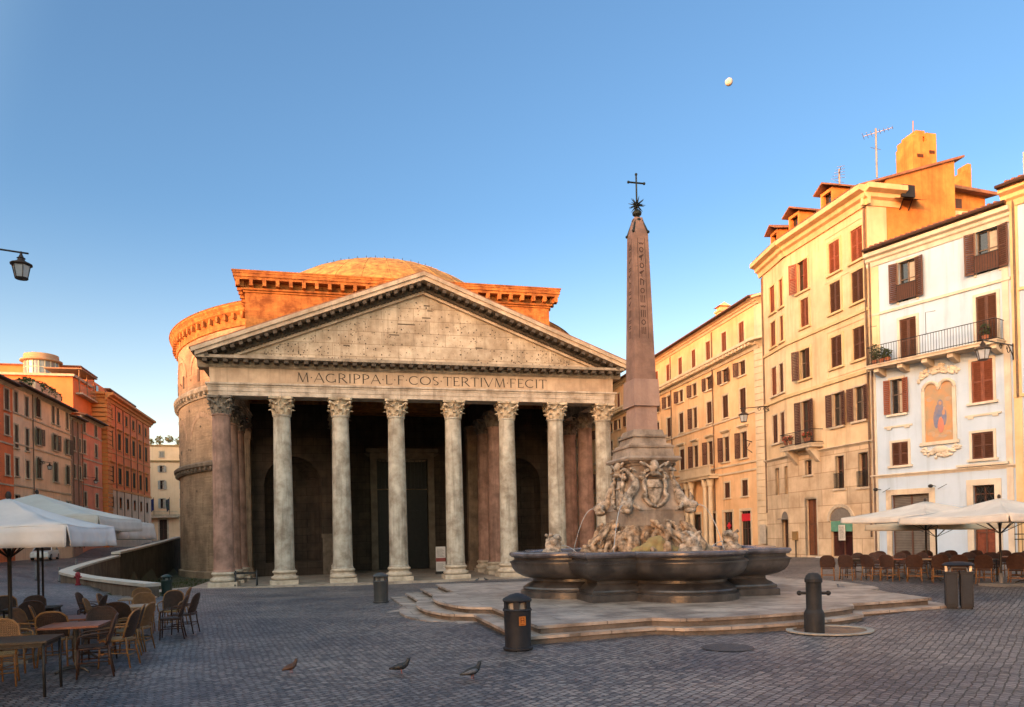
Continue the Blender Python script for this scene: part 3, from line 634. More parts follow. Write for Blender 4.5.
# pedestal
def sq(mb, hw0, z0, hw1, z1):
    hw0 *= .88; hw1 *= .88
    vs = [(FC.x+a*h, FC.y+b*h, z) for h, z in ((hw0, z0), (hw1, z1)) for a, b in ((-1, -1), (1, -1), (1, 1), (-1, 1))]
    mb.add(vs, [(3, 2, 1, 0), (4, 5, 6, 7), (0, 1, 5, 4), (1, 2, 6, 5), (2, 3, 7, 6), (3, 0, 4, 7)])
mb = MB(); sq(mb, .98, 2.8, .98, 3.38); sq(mb, 1.0, 3.38, .95, 3.46)
for i in range(10):
    f = lambda t: .66+.28*(1-t)**2.2
    sq(mb, f(i/10), 3.46+1.2*i/10, f((i+1)/10), 3.46+1.2*(i+1)/10)
mb.build('pedestal', F_PED, FT)
mb = MB()
for h0, z0, h1, z1 in ((.70, 4.66, .74, 4.74), (.80, 4.74, .86, 4.80), (.92, 4.80, .95, 4.86), (.95, 4.86, .9, 4.92), (.78, 4.92, .74, 5.18), (.78, 5.18, .79, 5.24), (.72, 5.24, .70, 5.3), (.60, 5.3, .56, 5.5), (.62, 5.5, .62, 5.56), (.55, 5.56, .5, 5.72)): sq(mb, h0, z0, h1, z1)
mb.build('pedestal_cornice', F_PED, FT)
mb = MB(); sq(mb, .39, 5.72, .38, 6.42); mb.build('plinth_block', F_OB2, FT)
mb = MB(); sq(mb, .46, 6.42, .435, 7.2); mb.build('plinth_block', F_OB2, FT)
ob = MB()
h0, h1, zb, zt = .375, .262, 7.2, 11.5
sq(ob, h0, zb, h1, zt); sq(ob, h1, zt, .13, 12.02); obo = ob.build('obelisk', F_OB, FT)
mb = MB(); rnd = random.Random(21)
for k in range(4):
    R = Matrix.Rotation(k*pi/2, 3, 'Z')
    def at(u, z): h = .88*(h0+(h1-h0)*(z-zb)/(zt-zb)); u *= .82; return FC+R @ Vector((u, -h-.004, z))
    def stroke(u0_, za, u1_, zc, w):
        A, B = at(u0_, za), at(u1_, zc); d = (B-A).normalized(); n = R @ Vector((0, -1, 0)); s = d.cross(n)*w/2
        mb.add([A-s, A+s, B+s, B-s, A-s-n*.03, A+s-n*.03, B+s-n*.03, B-s-n*.03], [(0, 1, 2, 3), (7, 6, 5, 4), (0, 4, 5, 1), (1, 5, 6, 2), (2, 6, 7, 3), (3, 7, 4, 0)])
    for u in (-.17, .17): stroke(u, 8.4, u*.8, 11.35, .014)
    z = 11.25
    while z > 8.5:
        t = rnd.randrange(7); w = .09
        if t == 0: stroke(-w, z-.04, w, z-.04, .03); stroke(-w, z-.1, w, z-.1, .03); z -= .17
        elif t == 1:
            for i in range(4): stroke(-w+i*.045, z-.03-.05*(i % 2), -w+(i+1)*.045, z-.03-.05*((i+1) % 2), .025)
            z -= .15
        elif t == 2: stroke(-.06, z, -.06, z-.2, .03); stroke(-.06, z-.01, .05, z-.06, .03); stroke(.05, z-.05, .03, z-.2, .03); z -= .27
        elif t == 3:
            for i in range(8): a, b = 2*pi*i/8, 2*pi*(i+1)/8; stroke(.07*cos(a), z-.09+.07*sin(a), .07*cos(b), z-.09+.07*sin(b), .025)
            z -= .22
        elif t == 4: stroke(-.08, z-.16, .0, z-.02, .03); stroke(0, z-.02, .08, z-.16, .03); stroke(-.08, z-.17, .08, z-.17, .03); z -= .23
        elif t == 5: stroke(-.09, z-.1, .02, z-.05, .06); stroke(.0, z-.06, .07, z-.01, .035); stroke(-.01, z-.1, -.01, z-.19, .025); z -= .25
        else: stroke(-.07, z-.01, -.07, z-.22, .025); stroke(.0, z-.01, .0, z-.22, .025); stroke(.07, z-.01, .07, z-.22, .025); z -= .28
mb.build('hieroglyphs', F_GLY, obo)
mb = MB(); mb.lathe([(.14, 11.86), (.15, 11.95), (.1, 12.03), (.07, 12.08), (.13, 12.13), (.14, 12.2), (.06, 12.28)], (FC.x, FC.y, 0), 12)
for s in ((-1, -1), (1, -1), (1, 1), (-1, 1)): mb.ball((FC.x+s[0]*.235, FC.y+s[1]*.235, 11.55), .045, 8, 6); mb.tube([(FC.x+s[0]*.225, FC.y+s[1]*.225, 11.55), (FC.x+s[0]*.1, FC.y+s[1]*.1, 11.95)], .03, 6)
mb.build('finial_mount', F_BRONZE, FT)
mb = MB(); sc_ = Vector((FC.x, FC.y, 12.42)); rnd = random.Random(2)
for i in range(26):
    zz = 1-2*(i+.5)/26; a = i*2.399; d = Vector((sqrt(1-zz*zz)*cos(a), sqrt(1-zz*zz)*sin(a), zz)); mb.tube([sc_, sc_+d*.26], [.032, .004], 5)
mb.ball(sc_, .075); mb.build('star', F_BRONZE, FT)
mb = MB(); x, y = FC.x, FC.y
mb.tube([(x, y, 12.4), (x, y, 13.32)], .026, 8); mb.tube([(x-.25, y-.0, 13.08), (x+.25, y, 13.08)], .026, 8)
for p in ((x-.25, y, 13.08), (x+.25, y, 13.08), (x, y, 13.33)): mb.ball(p, .042, 8, 6)
mb.build('cross', F_BRONZE, FT)
# coat of arms on each face: shield, scrolls, tiara and keys
def arms(k):
    R = Matrix.Rotation(k*pi/2, 3, 'Z'); mb = MB()
    P = lambda u, d, z: FC+R @ Vector((u*.93, -d*.88, z))
    sec = []
    for t in [i/8 for i in range(9)]:
        w = .27*(1+.12*sin(pi*2*t))*(1-.75*max(0, t-.55)**1.4/.45**1.4)+.03; z = 4.25-.72*t; d = .80+.08*t**2+.03*sin(pi*t); sec.append((w, z, d))
    vs = []
    for w, z, d in sec:
        for u, dd in ((-w, -.05), (-w*.6, .05), (0, .08), (w*.6, .05), (w, -.05), (w, -.2), (-w, -.2)): vs.append(P(u, d+dd, z))
    mb.add(vs, [(i*7+j, i*7+(j+1) % 7, (i+1)*7+(j+1) % 7, (i+1)*7+j) for i in range(8) for j in range(7)]+[tuple(range(7)), tuple(range(56, 63))])
    for s in (-1, 1):
        mb.tube([P(s*.31, .86, 4.28), P(s*.37, .9, 4.1), P(s*.32, .92, 3.9), P(s*.36, .95, 3.72), P(s*.22, .98, 3.55), P(0, 1.0, 3.46)], [.05, .06, .05, .07, .06, .05], 7)
        mb.ball(P(s*.36, .93, 3.78), .085); mb.ball(P(s*.37, .86, 4.33), .08)
        mb.tube([P(-s*.42, .86, 4.25), P(s*.36, .92, 4.72)], .032, 6)
        for q in (.0, .055, .11): mb.ball(P(s*(.36+q*.8), .92, 4.72+q*.5-.05), .05, 7, 5)
        for j in range(5): mb.ball(P(s*(.2+.06*j), .84, 4.52-.05*j+.04*(j % 2)), .06, 7, 5)
    mb.ball(P(0, .86, 4.62), (.15, .13, .21)); mb.ball(P(0, .86, 4.84), .045); mb.ball(P(0, .9, 4.42), (.17, .1, .07))
    mb.tube([P(-.22, .91, 4.03), P(0, .95, 4.03), P(.22, .91, 4.03)], .02, 5)
    mb.build('coat_of_arms', F_SCULPT, FT, True)
for k in range(4): arms(k)
def dolphin(a):
    mb = MB(); ca, sa = cos(a), sin(a); P = lambda r, z, w=0: (FC.x+(r-.12)*ca-w*sa, FC.y+(r-.12)*sa+w*ca, z)
    pth = [P(1.02, 4.52, -.12), P(1.0, 4.4, -.05), P(.98, 4.24, .1), P(1.06, 4.06, .13), P(1.16, 3.88, .04), P(1.24, 3.72, -.05), P(1.34, 3.58, -.02), P(1.46, 3.5, .0), P(1.6, 3.5, 0), P(1.72, 3.53, 0)]
    mb.tube(pth, [.05, .06, .085, .115, .135, .15, .175, .19, .15, .06], 10)
    mb.tube([P(1.44, 3.6, 0), P(1.56, 3.74, 0), P(1.52, 3.86, 0)], [.1, .06, .02], 6)
    for s in (-1, 1):
        mb.tube([P(1.0, 4.5, -.1), P(1.04, 4.56, -.1+s*.12), P(1.08, 4.5, -.1+s*.25)], [.05, .06, .015], 6)   # tail flukes
        mb.tube([P(1.34, 3.55, s*.14), P(1.3, 3.42, s*.3), P(1.2, 3.36, s*.38)], [.07, .06, .015], 6)
        mb.ball(P(1.55, 3.58, s*.12), .035, 6, 5)
    mb.ball(P(1.5, 3.36, 0), (.17, .17, .1)); mb.build('dolphin', F_SCULPT, FT, True)
    mb = MB(); mb.tube([P(1.72+.75*t, 3.5+.15*t-1.55*t*t, 0) for t in [i/10 for i in range(11)]], .011, 5)
    return mb
jm = mat('falling_water', (.75, .8, .82), (.7, .75, .78), rough=.15, bump=0, trans=.5)
for k in range(4): dolphin(pi/4+k*pi/2).build('water_jet', jm, FT, True)
def mask(k):                                         # grotesque spouting head on a stone at the middle of each lobe
    a = k*pi/2; ca, sa = cos(a), sin(a); P = lambda r, z, w=0: (FC.x+r*ca-w*sa, FC.y+r*sa+w*ca, z); mb = MB(); R = Matrix.Rotation(a, 3, 'Z')
    mb.ball(P(2.85, 2.2), (.3, .34, .2), R=R); mb.ball(P(2.85, 2.42), (.2, .2, .24), R=R); mb.ball(P(2.72, 2.62), (.16, .2, .14), R=R); mb.ball(P(2.66, 2.45), (.1, .08, .08), R=R)
    for s in (-1, 1):
        mb.ball(P(2.85, 2.56, s*.2), (.12, .07, .12), R=R); mb.tube([P(2.9, 2.66, s*.1), P(2.95, 2.74, s*.2), P(2.85, 2.72, s*.29)], [.06, .05, .02], 6); mb.ball(P(2.7, 2.35, s*.15), (.08, .1, .1), R=R)
    lumpy(mb, 'spouting_mask', F_SCULPT, FT, .022, .04, .09)
    MB().tube([P(2.58-.5*t, 2.43-.24*t*t, 0) for t in [i/6 for i in range(7)]], .012, 5).build('water_jet', jm, FT, True)
for k in range(4): mask(k)
# ------------------------------------------------------------------ town houses
S_TRIM = mat('pale_stone_trim', (.60, .50, .37), (.42, .34, .25), 1.6, .8, .2, 12, .3)
S_TRIMC = mat('cream_trim', (.66, .49, .27), (.54, .39, .20), 1.2, .8, .15, 12, .3)
SH_BROWN = mat('brown_shutter', (.115, .052, .034), (.08, .038, .026), 5, .6, .1)
SH_GREY = mat('grey_brown_shutter', (.16, .115, .085), (.10, .075, .058), 5, .6, .1)
SH_GREEN = mat('dark_green_shutter', (.05, .058, .042), (.035, .04, .03), 5, .6, .1)
SH_RED = mat('red_brown_shutter', (.25, .085, .047), (.18, .06, .035), 5, .6, .1)
G_MAT = mat('window_glass', (.018, .02, .022), (.012, .013, .015), 3, .08, .02, spec=.6)
G_CURT = mat('pale_curtain', (.42, .38, .31), (.34, .30, .24), 6, .9, .1)
IRON = mat('black_iron', (.022, .021, .02), (.014, .013, .013), 6, .5, .1)
def frame(x, y, hd, flip=False):
    """facade frame: X left-to-right seen from outside, Y into the house, Z up"""
    a = radians(hd); X = Vector((sin(a), cos(a), 0))
    if flip: X = -X
    Y = Vector((-X.y, X.x, 0)); M = Matrix((X, Y, Vector((0, 0, 1)))).transposed().to_4x4(); M.translation = (x, y, 0); return M
def holed(mb, x0, x1, z0, z1, holes, depth=.22):
    """flat wall with real openings and their reveals, at y=0"""
    xs = sorted({x0, x1, *[h[i] for h in holes for i in (0, 1)]}); zs = sorted({z0, z1, *[h[i] for h in holes for i in (2, 3)]})
    for i in range(len(xs)-1):
        for j in range(len(zs)-1):
            cx, cz = (xs[i]+xs[i+1])/2, (zs[j]+zs[j+1])/2
            if any(h[0] < cx < h[1] and h[2] < cz < h[3] for h in holes): continue
            mb.quad((xs[i], 0, zs[j]), (xs[i+1], 0, zs[j]), (xs[i+1], 0, zs[j+1]), (xs[i], 0, zs[j+1]))
    for a, b, c, d in holes:
        mb.quad((a, 0, c), (a, depth, c), (a, depth, d), (a, 0, d)); mb.quad((b, 0, c), (b, 0, d), (b, depth, d), (b, depth, c))
        mb.quad((a, 0, d), (a, depth, d), (b, depth, d), (b, 0, d)); mb.quad((a, 0, c), (b, 0, c), (b, depth, c), (a, depth, c))
WC = {}
def leaf_mesh(w, h, m):
    k = ('leaf', round(w, 2), round(h, 2), m.name)
    if k not in WC:
        mb = MB(); t = .022; s = min(.07, w*.16)
        mb.box(0, s, -t, t, 0, h); mb.box(w-s, w, -t, t, 0, h)
        for z in (0, h*.5-s/2, h-s): mb.box(s, w-s, -t, t, z, z+s)
        n = max(6, int(h/.11)); R = Matrix.Rotation(radians(38), 3, 'X')
        for i in range(n):
            z = s+(h-2*s)*(i+.5)/n; mb.obox((w/2, 0, z), (w-2*s, .012, (h-2*s)/n*1.15), R)
        me = mb.mesh('shutter'); me.materials.append(m); WC[k] = me
    return WC[k]
def box_mesh(key, m, *boxes):
    if key not in WC:
        mb = MB()
        for b in boxes: mb.box(*b)
        me = mb.mesh(key[0]); me.materials.append(m); WC[key] = me
    return WC[key]
def window(root, F, x0, x1, z0, z1, shut='closed', sm_=None, trim=.16, tm=None, hood=False, sill=True, curtain=False, ajar=0, glass=None, name='window', label=None, rail=False, cloth=False):
    """one window of a house: surround (the part), pane, shutters and sill below it"""
    sm_ = sm_ or SH_BROWN; tm = tm or S_TRIM; w, h = x1-x0, z1-z0; B = WM[root].inverted() @ F @ Matrix.Translation((x0, 0, z0))
    bx = []
    if trim:
        t = trim; bx = [(-t, 0, -.05, .10, -t*(.3 if sill else 1), h+t), (w, w+t, -.05, .10, -t*(.3 if sill else 1), h+t), (0, w, -.05, .10, h, h+t)]
    else: bx = [(-.04, 0, .1, .2, 0, h), (w, w+.04, .1, .2, 0, h), (0, w, .1, .2, h, h+.04)]
    if hood: bx += [(-.3, w+.3, -.28, .02, h+.5, h+.62), (-.22, w+.22, -.18, .02, h+.40, h+.498), (-.15, w+.15, -.04, .02, h+trim+.002, h+.398)]
    me = box_mesh(('frame', round(w, 2), round(h, 2), trim, hood, sill, tm.name), tm, *bx)
    o = put(name, me, root, B)
    if label: o['label'] = label
    k = 1 if w < .95 else 2
    pm = glass or G_MAT
    bars = [(0, w, .205, .225, 0, h)]
    put('pane', box_mesh(('pane', round(w, 2), round(h, 2), pm.name), pm, *bars), o)
    if shut != 'closed':
        sb = [(0, .05, .15, .204, 0, h), (w-.05, w, .15, .204, 0, h), (w/2-.04, w/2+.04, .15, .204, 0, h), (0, w, .155, .203, h*.55, h*.55+.05), (0, w, .155, .203, h-.05, h), (0, w, .155, .203, 0, .06)]
        put('sash', box_mesh(('sash', round(w, 2), round(h, 2)), SH_GREY if curtain else SH_BROWN, *sb), o)
        if curtain: put('curtain', box_mesh(('curtain', round(w, 2), round(h, 2)), G_CURT, (w*.52, w*.9, .19, .2045, .1, h-.1)), o)
    if sill: put('sill', box_mesh(('sill', round(w, 2), tm.name), tm, (-.22, w+.22, -.14, .2, -.12, -.002)), o)
    if shut in ('closed', 'half', 'open'):
        lw = w/2
        lm = leaf_mesh(lw-.01, h-.02, sm_)
        for s in (0, 1):
            op = {'closed': ajar*(1 if s else .5), 'half': (150 if s == 0 else 0), 'open': 166}[shut]
            a = radians(op)
            if shut == 'open' or op > 90: yy = -.09
            else: yy = .05
            if s == 0: M = Matrix.Translation((.003, yy, .01)) @ Matrix.Rotation(-a, 4, 'Z')
            else: M = Matrix.Translation((w-.003, yy, .01)) @ Matrix.Rotation(a, 4, 'Z') @ Matrix.Scale(-1, 4, (1, 0, 0))
            put('shutter', lm, o, M)
    if cloth:
        put('cloth', box_mesh(('cloth', round(w, 2)), mat('brown_balcony_cloth', (.10, .045, .03), (.075, .035, .025), 6), (-.02, w+.02, -.148, -.13, .05, .92)), o)
    if rail:
        bxs = [(-.05, w+.05, -.18, -.15, .9, .94), (-.05, w+.05, -.18, -.15, .03, .06)]+[(-.03+(w+.06)*i/9-.01, -.03+(w+.06)*i/9+.01, -.175, -.155, .06, .9) for i in range(10)]
        put('window_rail', box_mesh(('rail', round(w, 2)), IRON, *bxs), o)
    return o
def body(root, F, w, d, z0, z1, m, holes, name='wall', roof=None):
    mb = MB(F); holed(mb, 0, w, z0, z1, holes)
    mb.quad((0, 0, z0), (0, 0, z1), (0, d, z1), (0, d, z0)); mb.quad((w, 0, z0), (w, d, z0), (w, d, z1), (w, 0, z1)); mb.quad((0, d, z0), (0, d, z1), (w, d, z1), (w, d, z0))
    mb.quad((0, 0, z1), (w, 0, z1), (w, d, z1), (0, d, z1)); mb.quad((0, .5, z0), (0, d-.1, z0), (w, d-.1, z0), (w, .5, z0))
    me = mb.mesh(name, WM[root].inverted()); me.materials.append(m); return put(name, me, root)
def part(root, F, name, m, fn, smooth=False, parent=None):
    mb = MB(F); fn(mb); me = mb.mesh(name, WM[parent or root].inverted()); me.materials.append(m)
    if smooth: me.shade_smooth(); me.set_sharp_from_angle(angle=radians(40))
    return put(name, me, parent or root)
def cornice(root, F, w, z, h, out, m, name='cornice', x0=0, dent=0):
    pr = [(.02, z), (-out*.15, z), (-out*.25, z+h*.3), (-out*.5, z+h*.4), (-out*.55, z+h*.6), (-out, z+h*.72), (-out, z+h), (.02, z+h)]
    def f(mb):
        mb.extr(pr, x0-out*.5, w+out*.5)
        if dent:
            n = int((w-x0)/dent)
            for i in range(n): x = x0+(w-x0)*(i+.5)/n; mb.box(x-dent*.28, x+dent*.28, -out*.9, -out*.2, z+h*.42, z+h*.718)
    return part(root, F, name, m, f)
def band(root, F, x0, x1, z, h, out, m, name='string_course'):
    return part(root, F, name, m, lambda mb: mb.box(x0, x1, -out, .02, z, z+h))
def eaves(root, F, w, d, z, out, rise, m, x0=0, soff=None):
    """tiled lean-to roof with an overhang and its dark edge"""
    def f(mb):
        mb.add([(x0-.3, -out, z), (w+.3, -out, z), (w+.3, d*.6, z+rise), (x0-.3, d*.6, z+rise), (x0-.3, -out, z-.13), (w+.3, -out, z-.13), (w+.3, d*.6, z+rise-.13), (x0-.3, d*.6, z+rise-.13)],
               [(0, 1, 2, 3), (7, 6, 5, 4), (0, 4, 5, 1), (1, 5, 6, 2), (2, 6, 7, 3), (3, 7, 4, 0)])
        n = int((w-x0)/.28)
        for i in range(n):
            x = x0+(w-x0)*(i+.5)/n; mb.tube([(x, -out, z+.03), (x, d*.6, z+rise+.03)], .07, 5)
    part(root, F, 'gutter', mat('dark_gutter', (.06, .03, .02), (.04, .022, .015), 4, .6, .1), lambda mb: (mb.tube([(x0-.3, -out-.06, z-.1), (w+.3, -out-.06, z-.1)], .085, 7), mb.box(x0-.28, w+.28, -out+.02, -out*.25, z-.2, z-.135)))
    return part(root, F, 'roof', m, f)
def pipe(root, F, x, z0, z1, y=-.09, r=.055):
    return part(root, F, 'drainpipe', mat('drainpipe_metal', (.16, .10, .065), (.1, .065, .045), 4, .6, .1), lambda mb: mb.tube([(x, y+.35, z1+.25), (x, y, z1-.1), (x, y, z0)], r, 8), True)
R_TILE = mat('roman_tiles', (.30, .145, .085), (.17, .085, .055), 2, .9, .5, 8)

# --- big orange palazzo down the street to the right of the temple
C_WALL = mat('orange_stucco', (.80, .53, .30), (.64, .40, .21), .45, .85, .15, 6, .45)
C_QUOIN = mat('cream_rustication', (.64, .54, .39), (.52, .42, .29), .8, .85, .2, 8, .3)
def palazzo_c():
    P0 = Vector((27.4, -6.35)); a = radians(2.9); t = Vector((sin(a), cos(a))); L = 74; e = P0+t*L
    rt = thing('palazzo', 'long orange palazzo with brown shutters and rounded cream corner behind the obelisk', 'building', (P0.x, P0.y, 1.1))
    F = frame(e.x, e.y, 2.9, True); X = lambda s: L-s
    cols = [3.5+3.18*k for k in range(17)]; W = .52; holes = []; wins = []
    for k, s in enumerate(cols):
        x = X(s)
        for r, (z0, z1) in enumerate(((19.2, 20.95), (16.3, 17.55), (13.1, 15.15), (9.08, 11.35))):
            w = W*(.9 if r == 0 else 1.06 if r in (1, 3) else 1); holes.append((x-w, x+w, z0, z1)); wins.append((r, k, holes[-1]))
        if k not in (2, 3): holes.append((x-.5, x+.5, 5.75, 7.15)); wins.append((4, k, holes[-1]))
        w = .85; holes.append((x-w, x+w, 1.0, 4.45)); wins.append((5, k, holes[-1]))
    body(rt, F, L-1.2, 15, .2, 22.0, C_WALL, [h for h in holes if h[1] < L-1.3])
    rnd = random.Random(4); shop = mat('dark_shop_window', (.02, .02, .022), rough=.15, spec=.6)
    for r, k, h in wins:
        if h[1] > L-1.3: continue
        st = {0: 'closed', 1: 'half' if rnd.random() < .45 else 'open', 2: rnd.choice(('closed', 'closed', 'half')), 3: rnd.choice(('half', 'closed', 'half')), 4: 'closed', 5: 'none'}[r]
        sm_ = SH_RED if r == 0 else SH_BROWN
        if r < 5: window(rt, F, *h, shut=st, sm_=sm_, trim=.14 if r else .1, hood=(r == 3), sill=r != 0, tm=C_QUOIN, curtain=rnd.random() < .4)
        else: window(rt, F, *h, shut='none', trim=.22, sill=False, tm=C_QUOIN, glass=shop, name='shop_front')
    # signs glowing red in the shops
    red = mat('red_shop_sign', (.65, .03, .05), rough=.4); 
    part(rt, F, 'shop_sign', red, lambda mb: (mb.box(X(3.5)-.8, X(3.5)+.55, .05, .12, 3.55, 4.2), mb.box(X(6.7)-.35, X(6.7)+.3, .05, .12, 3.1, 3.3), mb.box(X(6.7)-.1, X(6.7)+.1, .04, .13, 2.9, 3.5)))
    cornice(rt, F, L-1.0, 18.0, .85, .75, C_QUOIN, dent=.55); cornice(rt, F, L-1.0, 21.75, .6, .6, C_QUOIN, 'upper_cornice')
    for z in (12.75, 8.55, 7.85): band(rt, F, 0, L-1.2, z, .16, .1, C_QUOIN)
    band(rt, F, 0, L-1.2, .2, 1.1, .08, C_QUOIN, 'plinth')
    for s in (9.0, 18.6, 28): pipe(rt, F, X(s), 4.6, 21.6)
    eaves(rt, F, L-1.0, 15, 22.4, .75, 2.2, R_TILE)
    # rounded rusticated corner
    cx, cy = L-1.3, 1.3
    def f(mb):
        z = .2; n = 0
        while z < 18.0:
            mb.lathe([(1.38, z), (1.42, z+.03), (1.42, z+.52), (1.38, z+.55)], (cx, cy, 0), 20, -pi/2-.05, .6, cap=False); z += .56
        mb.lathe([(1.32, 18.0), (1.32, 22)], (cx, cy, 0), 20, -pi/2-.05, .6, cap=False)
    part(rt, F, 'rounded_corner', C_QUOIN, f)
    def g(mb):
        for z, h, o in (gz_,):
            mb.lathe([(1.35, z), (1.4+o*.2, z+h*.3), (1.4+o*.55, z+h*.6), (1.4+o, z+h*.72), (1.4+o, z+h), (.5, z+h+.05)], (cx, cy, 0), 20, -pi/2-.05, .6, cap=False)
    for gz_ in ((18.0, .85, .75), (21.75, .6, .6)): part(rt, F, 'corner_cornice', C_QUOIN, g)
    part(rt, F, 'side_wall', C_WALL, lambda mb: mb.box(L-1.2, L+.1, 1.25, 15, .2, 21.98))
    def ch(mb): x = X(13.6); mb.box(x-.5, x+.5, 3.0, 4.0, 22, 25.0); mb.box(x-.6, x+.6, 2.9, 4.1, 25.0, 25.2); mb.box(x-.4, x+.4, 3.1, 3.9, 25.2, 25.55); mb.add([(x-.65, 2.85, 25.55), (x+.65, 2.85, 25.55), (x+.65, 4.15, 25.55), (x-.65, 4.15, 25.55), (x-.5, 3.5, 25.95), (x+.5, 3.5, 25.95)], [(0, 1, 5, 4), (2, 3, 4, 5), (1, 2, 5), (3, 0, 4), (3, 2, 1, 0)])
    part(rt, F, 'chimney', C_WALL, ch)
    # balcony over the street door with columns
    def bal(mb):
        x = X(11.6); mb.box(x-3.4, x+3.4, -1.0, 0, 7.7, 7.95); mb.box(x-3.5, x+3.5, -1.1, 0, 7.95, 8.1); mb.box(x-3.3, x+3.3, -.95, -.8, 8.1, 8.9); mb.box(x-3.4, x+3.4, -1.02, -.75, 8.9, 9.0)
        for q in (-2.6, -1.5, 1.5, 2.6): mb.lathe([(.3, 1.1), (.3, 1.5), (.24, 1.6), (.2, 6.9), (.3, 7.1), (.34, 7.69)], (x+q, -.55, 0), 12)
    part(rt, F, 'portal_balcony', C_QUOIN, bal)
    part(rt, F, 'wall_bracket', IRON, lambda mb: (mb.tube([(X(2.2), 0, 10.3), (X(2.2), -.7, 10.5), (X(2.2), -.75, 10.1)], .04, 6), mb.tube([(X(2.2), 0, 9.4), (X(2.2), -.5, 9.7), (X(2.2), -.2, 10.2)], .03, 6)))
    part(rt, F, 'meter_plate', mat('grey_utility_plate', (.55, .5, .42), rough=.7), lambda mb: (mb.box(X(.9)-.05, X(.9)+.9, -.2, -.15, 1.6, 3.2)))
palazzo_c()

